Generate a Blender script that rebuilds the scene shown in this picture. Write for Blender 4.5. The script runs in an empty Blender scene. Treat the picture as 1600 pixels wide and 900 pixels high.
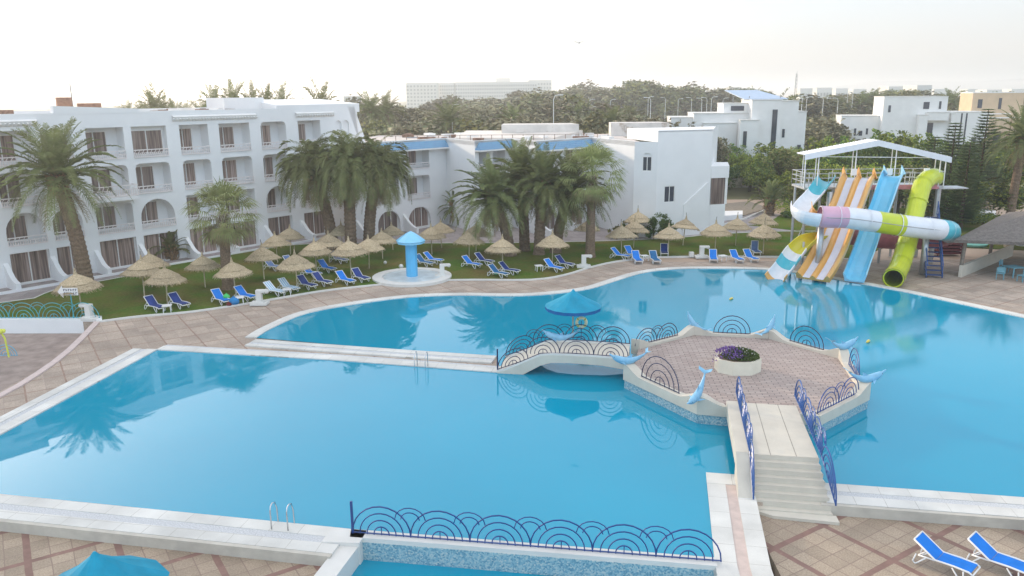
import bpy, bmesh, math, random
from mathutils import Vector, Matrix
R = math.radians
C = bpy.context.scene.collection
# ------------------------------------------------------------ camera, sky, sun, exposure
H = 13.0; F = 1244.0; TH = math.atan(302 / F); RO = R(0.5)
sc = bpy.context.scene
cd = bpy.data.cameras.new('camera'); cam = bpy.data.objects.new('camera', cd); C.objects.link(cam)
cd.lens = F / 1600 * 36; cd.clip_start = 0.5; cd.clip_end = 12000
_r = Vector((1, 0, 0)); _u = Vector((0, math.sin(TH), math.cos(TH))); _f = Vector((0, math.cos(TH), -math.sin(TH)))
_X = _r * math.cos(RO) - _u * math.sin(RO); _Y = _r * math.sin(RO) + _u * math.cos(RO); _Z = -_f
_m = Matrix((( _X.x, _Y.x, _Z.x, 0), (_X.y, _Y.y, _Z.y, 0), (_X.z, _Y.z, _Z.z, H), (0, 0, 0, 1)))
cam.matrix_world = _m; sc.camera = cam
SUN_AZ, SUN_EL = R(-47), R(13)          # azimuth from +Y towards +X
w = bpy.data.worlds.new('World'); sc.world = w; w.use_nodes = True
nt = w.node_tree; bg = nt.nodes['Background']
sky = nt.nodes.new('ShaderNodeTexSky'); sky.sky_type = 'NISHITA'; sky.sun_disc = False
sky.sun_elevation = SUN_EL; sky.sun_rotation = SUN_AZ; sky.altitude = 0; sky.air_density = 1.0; sky.dust_density = 4.0; sky.ozone_density = 1.5
# thin high cloud: milky at the horizon, bluer and brighter overhead, added to the clear sky model
hs = nt.nodes.new('ShaderNodeHueSaturation'); hs.inputs['Saturation'].default_value = 0.7
tcw = nt.nodes.new('ShaderNodeTexCoord'); spw = nt.nodes.new('ShaderNodeSeparateXYZ'); nt.links.new(tcw.outputs['Generated'], spw.inputs[0])
rw = nt.nodes.new('ShaderNodeValToRGB'); nt.links.new(spw.outputs[2], rw.inputs[0]); e_ = rw.color_ramp.elements
e_[0].position, e_[0].color = 0.04, (.69, .68, .67, 1); e_[1].position, e_[1].color = 0.9, (1.0, .93, .90, 1)
k_ = e_.new(.33); k_.color = (.40, .66, .90, 1)
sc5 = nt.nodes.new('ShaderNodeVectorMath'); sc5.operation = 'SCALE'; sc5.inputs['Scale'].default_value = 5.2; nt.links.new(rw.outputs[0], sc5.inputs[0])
# added: sky brightened behind the camera to lift the light on the walls
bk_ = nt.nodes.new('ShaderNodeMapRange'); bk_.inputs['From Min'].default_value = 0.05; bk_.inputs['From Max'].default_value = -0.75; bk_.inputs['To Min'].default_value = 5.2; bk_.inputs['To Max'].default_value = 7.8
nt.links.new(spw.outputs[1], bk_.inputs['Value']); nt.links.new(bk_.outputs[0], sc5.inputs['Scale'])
mx = nt.nodes.new('ShaderNodeVectorMath'); mx.operation = 'MULTIPLY_ADD'; mx.inputs[1].default_value = (.55, .55, .58)
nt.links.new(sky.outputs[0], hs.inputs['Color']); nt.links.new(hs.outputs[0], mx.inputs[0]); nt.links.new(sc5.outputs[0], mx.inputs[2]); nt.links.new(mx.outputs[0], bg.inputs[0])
bg.inputs[1].default_value = 0.15
sl = bpy.data.lights.new('sun', 'SUN'); sl.energy = 2.6; sl.angle = R(2.5); sl.color = (1, .82, .62)
so = bpy.data.objects.new('sun', sl); C.objects.link(so)
sv = Vector((math.sin(SUN_AZ) * math.cos(SUN_EL), math.cos(SUN_AZ) * math.cos(SUN_EL), math.sin(SUN_EL)))
so.rotation_euler = sv.to_track_quat('Z', 'Y').to_euler(); so.location = (-60, 60, 60)
vs = sc.view_settings; vs.view_transform = 'Standard'; vs.look = 'None'; vs.exposure = 0.45; vs.gamma = 1; vs.use_curve_mapping = False
HAZE = 0.00055
sc.cycles.max_bounces = 6; sc.cycles.volume_bounces = 1; sc.cycles.volume_step_rate = 5; sc.cycles.sample_clamp_indirect = 6

# ------------------------------------------------------------ measuring helpers: a pixel of the photo -> a point of the place
def ray(px, py):
    x = px - 800; y = 450 - py; c, s = math.cos(RO), math.sin(RO); x, y = c * x + s * y, -s * x + c * y
    cx, cy = x / F, y / F
    return (cx, math.cos(TH) + cy * math.sin(TH), -math.sin(TH) + cy * math.cos(TH))
def P(px, py, z=0.0):
    r = ray(px, py); t = (z - H) / r[2]; return (r[0] * t, r[1] * t)
def W(px, py, Y):
    r = ray(px, py); t = Y / r[1]; return (r[0] * t, Y, H + r[2] * t)

# ------------------------------------------------------------ materials
MATS = {}
def nodes_new(name):
    m = bpy.data.materials.new(name); m.use_nodes = True; t = m.node_tree
    return m, t, t.nodes['Principled BSDF']
def ramp(t, fac, stops):
    r = t.nodes.new('ShaderNodeValToRGB'); t.links.new(fac, r.inputs[0]); e = r.color_ramp.elements
    e[0].position, e[0].color = stops[0][0], (*stops[0][1], 1); e[1].position, e[1].color = stops[-1][0], (*stops[-1][1], 1)
    for p, c in stops[1:-1]:
        k = e.new(p); k.color = (*c, 1)
    return r.outputs[0]
def noise(t, scale, detail=4, vec=None, rough=.55):
    n = t.nodes.new('ShaderNodeTexNoise'); n.inputs['Scale'].default_value = scale; n.inputs['Detail'].default_value = detail; n.inputs['Roughness'].default_value = rough
    if vec is None:
        g = t.nodes.new('ShaderNodeNewGeometry'); vec = g.outputs['Position']
    t.links.new(vec, n.inputs['Vector']); return n.outputs['Fac']
def bump(t, b, h, strength, dist=.02):
    n = t.nodes.new('ShaderNodeBump'); n.inputs['Strength'].default_value = strength; n.inputs['Distance'].default_value = dist
    t.links.new(h, n.inputs['Height']); t.links.new(n.outputs[0], b.inputs['Normal'])
def mixc(t, fac, a, b):
    m = t.nodes.new('ShaderNodeMix'); m.data_type = 'RGBA'
    for i, v in ((0, fac), (6, a), (7, b)):
        if hasattr(v, 'links'): t.links.new(v, m.inputs[i])
        elif i == 0: m.inputs[0].default_value = v
        else: m.inputs[i].default_value = (*v, 1)
    return m.outputs[2]
def math_(t, op, a, b=None, c=None):
    m = t.nodes.new('ShaderNodeMath'); m.operation = op
    for i, v in enumerate((a, b, c)):
        if v is None: continue
        if hasattr(v, 'links'): t.links.new(v, m.inputs[i])
        else: m.inputs[i].default_value = v
    return m.outputs[0]
def M(name, col, rough=.7, var=.12, scale=3.0, bmp=0.0, bscale=30.0, dirt=None, metal=0, coat=0, rnd=0, trans=0):
    if name in MATS: return MATS[name]
    m, t, b = nodes_new(name)
    lo = tuple(max(0, c * (1 - var)) for c in col); hi = tuple(min(1, c * (1 + var)) for c in col)
    f = noise(t, scale); out = ramp(t, f, [(.3, lo), (.7, hi)])
    if dirt:
        g = noise(t, dirt[1], 6, None, .7); msk = ramp(t, g, [(dirt[2], (0, 0, 0)), (dirt[2] + .15, (1, 1, 1))])
        out = mixc(t, msk, out, dirt[0])
    if rnd:
        oi = t.nodes.new('ShaderNodeObjectInfo'); h = t.nodes.new('ShaderNodeHueSaturation')
        v = math_(t, 'MULTIPLY_ADD', oi.outputs['Random'], rnd, 1 - rnd / 2); t.links.new(v, h.inputs['Value'])
        hv = math_(t, 'MULTIPLY_ADD', oi.outputs['Random'], rnd * .08, .5 - rnd * .04); t.links.new(hv, h.inputs['Hue'])
        t.links.new(out, h.inputs['Color']); out = h.outputs[0]
    t.links.new(out, b.inputs['Base Color']); b.inputs['Roughness'].default_value = rough; b.inputs['Metallic'].default_value = metal
    if rough >= .5: b.inputs['Specular IOR Level'].default_value = .15
    if coat: b.inputs['Coat Weight'].default_value = coat; b.inputs['Coat Roughness'].default_value = .1
    if bmp: bump(t, b, noise(t, bscale, 5), bmp)
    if trans:
        tr = t.nodes.new('ShaderNodeBsdfTranslucent'); t.links.new(out, tr.inputs[0]); ms = t.nodes.new('ShaderNodeMixShader'); ms.inputs[0].default_value = trans
        t.links.new(b.outputs[0], ms.inputs[1]); t.links.new(tr.outputs[0], ms.inputs[2]); t.links.new(ms.outputs[0], t.nodes['Material Output'].inputs[0])
    MATS[name] = m; return m
def grid_mat(name, ang, period, lw, tile, line, joint, jw=.02, sub=2, off=(0, 0), var_=True):
    m, t, b = nodes_new(name)
    g = t.nodes.new('ShaderNodeNewGeometry'); mp = t.nodes.new('ShaderNodeMapping'); mp.inputs['Rotation'].default_value = (0, 0, ang); mp.inputs['Location'].default_value = (*off, 0)
    t.links.new(g.outputs['Position'], mp.inputs[0]); sp = t.nodes.new('ShaderNodeSeparateXYZ')
    wob = t.nodes.new('ShaderNodeTexNoise'); wob.inputs['Scale'].default_value = 1.5; t.links.new(g.outputs['Position'], wob.inputs['Vector'])
    va = t.nodes.new('ShaderNodeVectorMath'); va.operation = 'MULTIPLY_ADD'; t.links.new(wob.outputs['Color'], va.inputs[0]); va.inputs[1].default_value = (.05, .05, 0); t.links.new(mp.outputs[0], va.inputs[2])
    t.links.new(va.outputs[0], sp.inputs[0])
    def lines(per, wd):
        o = []
        for ax in (0, 1):
            q = math_(t, 'PINGPONG', sp.outputs[ax], per / 2); o.append(math_(t, 'LESS_THAN', q, wd / 2))
        return math_(t, 'MAXIMUM', o[0], o[1]), o
    L, _ = lines(period, lw); J, _ = lines(period / sub, jw * 2)
    n1 = noise(t, .45, 5); n2 = noise(t, 20, 7, None, .8); n3 = noise(t, 2.2, 5)
    tc = ramp(t, n1, [(.3, tuple(c * .8 for c in tile)), (.7, tuple(c * 1.13 for c in tile))])
    sp2 = ramp(t, n2, [(.35, (.5, .48, .46)), (.62, (1.15, 1.15, 1.15))]) if var_ else ramp(t, n2, [(.35, (.93, .93, .93)), (.62, (1.0, 1.0, 1.0))])
    mm = t.nodes.new('ShaderNodeMix'); mm.data_type = 'RGBA'; mm.blend_type = 'MULTIPLY'; mm.inputs[0].default_value = .8; t.links.new(tc, mm.inputs[6]); t.links.new(sp2, mm.inputs[7])
    # each slab has its own shade
    fl = [math_(t, 'FLOOR', math_(t, 'DIVIDE', sp.outputs[a], period / sub)) for a in (0, 1)]
    cx = t.nodes.new('ShaderNodeCombineXYZ'); t.links.new(fl[0], cx.inputs[0]); t.links.new(fl[1], cx.inputs[1])
    wn = t.nodes.new('ShaderNodeTexWhiteNoise'); t.links.new(cx.outputs[0], wn.inputs[0])
    sh = t.nodes.new('ShaderNodeHueSaturation'); t.links.new(mm.outputs[2], sh.inputs['Color']); t.links.new(math_(t, 'MULTIPLY_ADD', wn.outputs[0], .26 if var_ else .07, .86 if var_ else .96), sh.inputs['Value'])
    lc = ramp(t, n3, [(.3, tuple(c * .7 for c in line)), (.65, line), (.8, tile)])
    c1 = mixc(t, J, sh.outputs[0], joint); c2 = mixc(t, L, c1, lc)
    t.links.new(c2, b.inputs['Base Color']); b.inputs['Roughness'].default_value = .85
    bump(t, b, n2, .25, .01); MATS[name] = m; return m
WHITE = M('white_wall', (.80, .80, .80), .8, .03, .6, .12, 9, ((.62, .61, .59), .9, .66))
WHITE2 = M('white_villa_wall', (.80, .79, .77), .8, .04, .8, .1, 8)
CREAM = M('cream_paint', (.60, .56, .48), .7, .06, 1.5, .15, 25, ((.45, .43, .37), 3, .7))
COPE = M('pale_coping', (.68, .67, .635), .6, .05, 1.2, .1, 30, ((.52, .50, .46), 2, .66))
RISER = M('beige_riser', (.52, .49, .43), .8, .1, 2, .2, 20)
GRATE = M('grate', (.55, .56, .57), .6, .25, 22, .6, 40)
FRAME = M('white_frame', (.8, .79, .77), .5, .03)
RAILW = M('rail_white', (.78, .72, .70), .6, .04)
GLASS = M('dark_glass', (.06, .07, .09), .08, .2, .8)
ROOFM = M('roof_felt', (.62, .55, .50), .9, .15, .35, .3, 4, ((.30, .22, .18), .5, .6))
JUNK = M('roof_clutter', (.24, .15, .11), .9, .4, 3, .4, 8)
GREYC = M('grey_concrete', (.36, .36, .37), .85, .12, 2, .2, 15)
TANW = M('tan_wall', (.62, .47, .32), .85, .06, 1)
TRUNK = M('palm_bark', (.20, .14, .095), .95, .35, 9, 1.0, 14)
FIBRE = M('palm_fibre', (.34, .22, .12), .95, .3, 12, 1.0, 20)
BARK = M('bark', (.15, .11, .08), .95, .3, 5, .8, 15)
STUB = M('pale_leaf_base', (.42, .37, .28), .9, .25, 8, .5, 20)
FROND = M('palm_frond', (.185, .205, .08), .6, .35, 1.3, rnd=.3, trans=.2)
FRONDL = M('fan_frond', (.29, .33, .13), .6, .35, 1.3, rnd=.3, trans=.25)
DRY = M('dry_frond', (.30, .24, .14), .8, .3, 2, trans=.2)
LEAF = M('leaf_green', (.13, .19, .045), .6, .45, .9, rnd=.5, trans=.25)
LEAFY = M('leaf_olive', (.26, .25, .09), .6, .4, .9, rnd=.5, trans=.25)
LEAFD = M('leaf_dark', (.085, .14, .04), .6, .35, .9, rnd=.3, trans=.2)
LEAFB = M('leaf_bright', (.32, .37, .06), .55, .35, .9, rnd=.3, trans=.3)
NAVY = M('navy_paint', (.015, .055, .22), .35, .15)
ROYAL = M('royal_blue_paint', (.012, .075, .27), .35, .15)
TEALP = M('teal_paint', (.05, .36, .42), .4, .2)
DOLPH = M('dolphin_paint', (.22, .47, .66), .35, .12, 4, dirt=((.6, .68, .72), 5, .62))
SKYB = M('sky_blue_paint', (.10, .47, .80), .45, .06, 1.5)
PARB = M('blue_canvas', (.01, .27, .42), .6, .15, 1.5, .1, 40)
PARD = M('blue_canvas_valance', (.01, .12, .34), .6, .1)
METAL = M('galvanised', (.48, .49, .50), .4, .12, 4, metal=.6)
STEEL = M('steel', (.6, .62, .64), .2, .08, 4, metal=.95)
POLE = M('pale_pole', (.55, .47, .33), .8, .15, 6)
WOODP = M('grey_pole', (.22, .19, .16), .9, .2, 8, .5, 20)
PLAST = M('white_plastic', (.80, .80, .79), .4, .03)
SLB = M('sling_blue', (.01, .19, .66), .55, .1, 3)
SLN = M('sling_navy', (.02, .05, .22), .6, .2, 3)
SLG = M('sling_faded', (.12, .20, .38), .6, .2, 3)
SLT = M('sling_teal', (.02, .13, .30), .6, .2, 3)
SAND = M('sand_ground', (.50, .38, .29), .95, .12, .15, .4, 3, ((.35, .30, .22), .12, .55))
LAMPM = M('lamp_white', (.8, .8, .78), .5)
def special():
    # straw: radial fibres with darker ties
    m, t, b = nodes_new('straw'); tc = t.nodes.new('ShaderNodeTexCoord'); 
    f = noise(t, 11, 8, tc.outputs['Object'], .8); f2 = noise(t, 70, 3, tc.outputs['Object'])
    c = ramp(t, f, [(.36, (.13, .085, .045)), (.5, (.48, .37, .22)), (.66, (.72, .60, .42))]); c = mixc(t, math_(t, 'MULTIPLY', f2, .5), c, (.6, .5, .35))
    oi = t.nodes.new('ShaderNodeObjectInfo'); h = t.nodes.new('ShaderNodeHueSaturation'); t.links.new(math_(t, 'MULTIPLY_ADD', oi.outputs['Random'], .35, .8), h.inputs['Value']); t.links.new(c, h.inputs['Color'])
    t.links.new(h.outputs[0], b.inputs['Base Color']); b.inputs['Roughness'].default_value = .95; bump(t, b, f, 1.0, .08); MATS['straw'] = m
    m, t, b = nodes_new('old_thatch'); f = noise(t, 5, 8, None, .75); c = ramp(t, f, [(.3, (.10, .085, .075)), (.7, (.27, .24, .22))]); t.links.new(c, b.inputs['Base Color']); b.inputs['Roughness'].default_value = 1; bump(t, b, f, 1, .15); MATS['old_thatch'] = m
    # pool water
    m, t, b = nodes_new('pool_water'); n1 = noise(t, .06, 3); c = ramp(t, n1, [(.35, (.0, .27, .42)), (.65, (.0, .31, .47))])
    t.links.new(c, b.inputs['Base Color']); b.inputs['Roughness'].default_value = .015; b.inputs['IOR'].default_value = 1.55
    g = t.nodes.new('ShaderNodeNewGeometry'); mp = t.nodes.new('ShaderNodeMapping'); mp.inputs['Scale'].default_value = (.7, 2.2, 1); t.links.new(g.outputs['Position'], mp.inputs[0])
    spx = t.nodes.new('ShaderNodeSeparateXYZ'); t.links.new(g.outputs['Position'], spx.inputs[0]); msk = ramp(t, math_(t, 'MULTIPLY_ADD', noise(t, .12, 3), .5, math_(t, 'MULTIPLY_ADD', spx.outputs[0], .028, -.1)), [(.3, (.05, .05, .05)), (.8, (1, 1, 1))])
    hgt = math_(t, 'MULTIPLY', noise(t, 3.0, 4, mp.outputs[0]), msk); bump(t, b, hgt, .10, .02); MATS['pool_water'] = m
    # mosaic
    m, t, b = nodes_new('mosaic'); g = t.nodes.new('ShaderNodeNewGeometry'); v = t.nodes.new('ShaderNodeTexVoronoi'); v.inputs['Scale'].default_value = 22; t.links.new(g.outputs['Position'], v.inputs['Vector'])
    sp = t.nodes.new('ShaderNodeSeparateColor'); t.links.new(v.outputs['Color'], sp.inputs[0])
    c = ramp(t, sp.outputs[0], [(.0, (.12, .27, .36)), (.4, (.22, .40, .48)), (.75, (.36, .50, .53)), (1, (.5, .56, .54))]); t.links.new(c, b.inputs['Base Color']); b.inputs['Roughness'].default_value = .25; MATS['mosaic'] = m
    # lawn
    m, t, b = nodes_new('lawn'); n1 = noise(t, .3, 8, None, .68); n2 = noise(t, 6, 8, None, .85); c = ramp(t, n1, [(.34, (.19, .15, .055)), (.47, (.14, .155, .04)), (.6, (.10, .17, .03)), (.72, (.08, .175, .028))])
    c2 = ramp(t, n2, [(.3, (.55, .55, .5)), (.7, (1.25, 1.25, 1.2))]); mm = t.nodes.new('ShaderNodeMix'); mm.data_type = 'RGBA'; mm.blend_type = 'MULTIPLY'; mm.inputs[0].default_value = 1; t.links.new(c, mm.inputs[6]); t.links.new(c2, mm.inputs[7])
    t.links.new(mm.outputs[2], b.inputs['Base Color']); b.inputs['Roughness'].default_value = .95; b.inputs['Specular IOR Level'].default_value = 0; bump(t, b, n2, .8, .08); MATS['lawn'] = m
    # curtains behind a pane
    m, t, b = nodes_new('curtain'); g = t.nodes.new('ShaderNodeNewGeometry'); mp = t.nodes.new('ShaderNodeMapping'); mp.inputs['Scale'].default_value = (7, 7, .25); t.links.new(g.outputs['Position'], mp.inputs[0])
    f = noise(t, 1.0, 3, mp.outputs[0]); c = ramp(t, f, [(.32, (.07, .045, .035)), (.5, (.24, .165, .14)), (.68, (.42, .33, .29))])
    oi = t.nodes.new('ShaderNodeObjectInfo'); h = t.nodes.new('ShaderNodeHueSaturation'); t.links.new(math_(t, 'MULTIPLY_ADD', oi.outputs['Random'], .7, .6), h.inputs['Value']); t.links.new(c, h.inputs['Color'])
    t.links.new(h.outputs[0], b.inputs['Base Color']); b.inputs['Roughness'].default_value = .5; b.inputs['Coat Weight'].default_value = .6; b.inputs['Coat Roughness'].default_value = .03; MATS['curtain'] = m
    # blue roof tiles
    m, t, b = nodes_new('blue_tile'); g = t.nodes.new('ShaderNodeNewGeometry'); br = t.nodes.new('ShaderNodeTexBrick'); mp = t.nodes.new('ShaderNodeMapping'); mp.inputs['Rotation'].default_value = (R(90), 0, R(45))
    br.inputs['Scale'].default_value = 2.2; br.inputs['Color1'].default_value = (.03, .17, .38, 1); br.inputs['Color2'].default_value = (.05, .26, .46, 1); br.inputs['Mortar'].default_value = (.35, .5, .6, 1); br.inputs['Mortar Size'].default_value = .03
    t.links.new(g.outputs['Position'], mp.inputs[0]); t.links.new(mp.outputs[0], br.inputs[0]); t.links.new(br.outputs[0], b.inputs['Base Color']); b.inputs['Roughness'].default_value = .35; bump(t, b, br.outputs[1], .6, .05); MATS['blue_tile'] = m
    # narrow brick paving of the island
    m, t, b = nodes_new('narrow_brick'); g = t.nodes.new('ShaderNodeNewGeometry'); br = t.nodes.new('ShaderNodeTexBrick'); mp = t.nodes.new('ShaderNodeMapping'); mp.inputs['Rotation'].default_value = (0, 0, R(4))
    br.inputs['Scale'].default_value = 3.2; br.inputs['Color1'].default_value = (.36, .28, .245, 1); br.inputs['Color2'].default_value = (.48, .39, .34, 1); br.inputs['Mortar'].default_value = (.13, .11, .11, 1); br.inputs['Mortar Size'].default_value = .06; br.inputs['Brick Width'].default_value = 1.6; br.inputs['Row Height'].default_value = .55
    t.links.new(g.outputs['Position'], mp.inputs[0]); t.links.new(mp.outputs[0], br.inputs[0]); t.links.new(mixc(t, math_(t, 'MULTIPLY', noise(t, 1.2, 5), .35), br.outputs[0], (.42, .36, .34)), b.inputs['Base Color']); b.inputs['Roughness'].default_value = .9; MATS['narrow_brick'] = m
    # towel with blue stripes
    m, t, b = nodes_new('striped_towel'); tc = t.nodes.new('ShaderNodeTexCoord'); sp = t.nodes.new('ShaderNodeSeparateXYZ'); t.links.new(tc.outputs['Object'], sp.inputs[0])
    q = math_(t, 'PINGPONG', sp.outputs[1], .09); c = ramp(t, q, [(.02, (.15, .38, .62)), (.045, (.72, .8, .84))]); t.links.new(c, b.inputs['Base Color']); b.inputs['Roughness'].default_value = .9; MATS['striped_towel'] = m
    # dark red slats of the cart
special()
PAVE_B = grid_mat('back_paving', R(-33), 1.7, .075, (.46, .375, .305), (.33, .22, .17), (.32, .25, .22), .01, 2)
PAVE_F = grid_mat('front_paving', R(-33), 2.35, .2, (.42, .335, .25), (.27, .16, .13), (.26, .19, .15), .016, 4, (.6, .4))
PATHM = grid_mat('path_paving', R(-12), 1.2, .05, (.40, .35, .34), (.30, .26, .26), (.28, .25, .25), .01, 2)
STRAW = MATS['straw']
COPT = grid_mat('coping_tiles', R(10.5), .95, .016, (.68, .67, .63), (.50, .48, .43), (.50, .48, .43), .006, 1, var_=False)

# ------------------------------------------------------------ mesh building
def root_loc(o):
    v = Vector((0, 0, 0))
    while o is not None: v = v + Vector(o.location); o = o.parent
    return v
class MB:
    def __init__(s): s.v = []; s.f = []; s.m = []
    def add(s, vs, fs, mi=0):
        n = len(s.v); s.v += [tuple(v) for v in vs]; s.f += [tuple(i + n for i in f) for f in fs]; s.m += [mi] * len(fs); return s
    def box(s, c, d, rz=0, mi=0, top=1.0):
        hx, hy, hz = d[0] / 2, d[1] / 2, d[2] / 2; cs, sn = math.cos(rz), math.sin(rz); vs = []
        for z in (-1, 1):
            k = top if z > 0 else 1
            for x, y in ((-1, -1), (1, -1), (1, 1), (-1, 1)):
                X, Y = x * hx * k, y * hy * k; vs.append((c[0] + X * cs - Y * sn, c[1] + X * sn + Y * cs, c[2] + z * hz))
        return s.add(vs, [(3, 2, 1, 0), (4, 5, 6, 7), (0, 1, 5, 4), (1, 2, 6, 5), (2, 3, 7, 6), (3, 0, 4, 7)], mi)
    def bar(s, a, b, wd, ht=None, mi=0):
        a, b = Vector(a), Vector(b); d = (b - a); ht = ht or wd
        if d.length < 1e-6: return s
        d.normalize(); u = Vector((0, 0, 1)) if abs(d.z) < .9 else Vector((1, 0, 0)); x = d.cross(u).normalized(); y = x.cross(d).normalized(); vs = []
        for p in (a, b):
            for i, j in ((-1, -1), (1, -1), (1, 1), (-1, 1)): vs.append(p + x * i * wd / 2 + y * j * ht / 2)
        return s.add(vs, [(3, 2, 1, 0), (4, 5, 6, 7), (0, 1, 5, 4), (1, 2, 6, 5), (2, 3, 7, 6), (3, 0, 4, 7)], mi)
    def tube(s, pts, r, n=6, mi=0, closed=False, caps=True):
        pts = [Vector(p) for p in pts]; N = len(pts); vs = []; prev = None
        for i, p in enumerate(pts):
            if closed: d = pts[(i + 1) % N] - pts[i - 1]
            else: d = pts[min(i + 1, N - 1)] - pts[max(i - 1, 0)]
            if d.length < 1e-9: d = Vector((0, 0, 1))
            d.normalize()
            if prev is None: u = Vector((0, 0, 1)) if abs(d.z) < .9 else Vector((1, 0, 0)); x = d.cross(u).normalized()
            else:
                x = prev - d * prev.dot(d)
                if x.length < 1e-6: x = d.cross(Vector((0, 0, 1)))
                x.normalize()
            prev = x; y = d.cross(x); rr = r[i] if hasattr(r, '__len__') else r
            rx, ry = rr if hasattr(rr, '__len__') else (rr, rr)
            for k in range(n):
                a = 2 * math.pi * k / n; vs.append(p + x * math.cos(a) * rx + y * math.sin(a) * ry)
        fs = []
        for i in range(N if closed else N - 1):
            j = (i + 1) % N
            for k in range(n): fs.append((i * n + k, i * n + (k + 1) % n, j * n + (k + 1) % n, j * n + k))
        if caps and not closed: fs += [tuple(range(n - 1, -1, -1)), tuple(range((N - 1) * n, N * n))]
        return s.add(vs, fs, mi)
    def lathe(s, prof, n=16, c=(0, 0, 0), mi=0, wob=None):
        vs = []; fs = []
        for j, (r, z) in enumerate(prof):
            for k in range(n):
                a = 2 * math.pi * k / n; rr = r * (1 + (wob(j, k) if wob else 0)); vs.append((c[0] + rr * math.cos(a), c[1] + rr * math.sin(a), c[2] + z))
        for j in range(len(prof) - 1):
            for k in range(n): fs.append((j * n + k, j * n + (k + 1) % n, (j + 1) * n + (k + 1) % n, (j + 1) * n + k))
        fs += [tuple(range(n - 1, -1, -1)), tuple(range((len(prof) - 1) * n, len(prof) * n))]
        return s.add(vs, fs, mi)
    def prism(s, poly, z0, z1, mi=0, mis=None):
        n = len(poly); z1f = z1 if hasattr(z1, '__len__') else [z1] * n; z0f = z0 if hasattr(z0, '__len__') else [z0] * n
        a = sum(poly[i][0] * poly[(i + 1) % n][1] - poly[(i + 1) % n][0] * poly[i][1] for i in range(n))
        if a < 0: poly = poly[::-1]; z1f = z1f[::-1]; z0f = z0f[::-1]
        vs = [(p[0], p[1], z) for p, z in zip(poly, z0f)] + [(p[0], p[1], z) for p, z in zip(poly, z1f)]
        s.add(vs, [tuple(range(n, 2 * n)), tuple(range(n - 1, -1, -1))], mi)
        return s.add(vs, [(i, (i + 1) % n, n + (i + 1) % n, n + i) for i in range(n)], mi if mis is None else mis)
    def quad(s, a, b, c, d, mi=0): return s.add([a, b, c, d], [(0, 1, 2, 3)], mi)
    def ball(s, c, r, n=10, m=6, mi=0, sc3=(1, 1, 1)):
        pr = [(max(.001, math.sin(math.pi * j / m)) * r, -math.cos(math.pi * j / m) * r) for j in range(m + 1)]; k0 = len(s.v); s.lathe(pr, n, (0, 0, 0), mi)
        for i in range(k0, len(s.v)): v = s.v[i]; s.v[i] = (c[0] + v[0] * sc3[0], c[1] + v[1] * sc3[1], c[2] + v[2] * sc3[2])
        return s
    def build(s, name, mat, parent=None, world=False, smooth=False, label=None):
        me = bpy.data.meshes.new(name); off = root_loc(parent) if (world and parent is not None) else Vector((0, 0, 0))
        me.from_pydata([(v[0] - off.x, v[1] - off.y, v[2] - off.z) for v in s.v], [], s.f)
        for m in (mat if isinstance(mat, (list, tuple)) else [mat]): me.materials.append(m)
        me.polygons.foreach_set('material_index', s.m)
        if smooth: me.polygons.foreach_set('use_smooth', [True] * len(s.f))
        me.update(); o = bpy.data.objects.new(name, me); C.objects.link(o)
        if parent is not None: o.parent = parent
        if label: o['label'] = label
        return o
def tag(o, label, cat, group=None):
    o['label'] = label; o['category'] = cat
    if group: o['group'] = group
    return o
def thing(name, label, cat, loc=(0, 0, 0), rz=0, group=None):
    o = bpy.data.objects.new(name, None); C.objects.link(o); o.empty_display_size = .2; o.location = loc; o.rotation_euler = (0, 0, rz)
    return tag(o, label, cat, group)
def top(mb, name, mat, label, cat, loc=(0, 0, 0), rz=0, group=None, smooth=False):
    o = mb.build(name, mat, None, smooth=smooth); o.location = loc; o.rotation_euler = (0, 0, rz); return tag(o, label, cat, group)
def struct(mb, name, mat, smooth=False):
    o = mb.build(name, mat, None, smooth=smooth); o['kind'] = 'structure'; return o
def dup(root, loc, rz=0, label=None, group=None, scale=1, deep=True):
    r = root.copy(); C.objects.link(r); r.location = loc; r.rotation_euler = (0, 0, rz)
    r.scale = (scale,) * 3 if not hasattr(scale, '__len__') else scale
    if label: r['label'] = label
    if group: r['group'] = group
    if deep:
        for ch in KIDS.get(root.name, []):
            c = ch.copy(); C.objects.link(c); c.parent = r
            for g in KIDS.get(ch.name, []):
                d = g.copy(); C.objects.link(d); d.parent = c
    return r
KIDS = {}
def register(root):
    KIDS[root.name] = list(root.children)
    for c in root.children: KIDS[c.name] = list(c.children)
class Spawner:
    "first use moves the prototype itself, later uses copy it"
    def __init__(s, fn): s.fn = fn; s.p = None; s.used = False
    def put(s, loc, rz=0, label=None, group=None, scale=1):
        if s.p is None: s.p = s.fn(); register(s.p)
        if not s.used:
            s.used = True; o = s.p; o.location = loc; o.rotation_euler = (0, 0, rz); o.scale = (scale,) * 3 if not hasattr(scale, '__len__') else scale
            if label: o['label'] = label
            if group: o['group'] = group
            return o
        o = dup(s.p, loc, rz, label, group, scale)
        if not group and 'group' in o: del o['group']
        return o
def ordn(i):
    names = ['first', 'second', 'third', 'fourth', 'fifth', 'sixth', 'seventh', 'eighth', 'ninth', 'tenth']
    return names[i] if i < 10 else '%d%s' % (i + 1, {1: 'st', 2: 'nd', 3: 'rd'}.get((i + 1) % 10, 'th') if (i + 1) // 10 != 1 else 'th')
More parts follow.
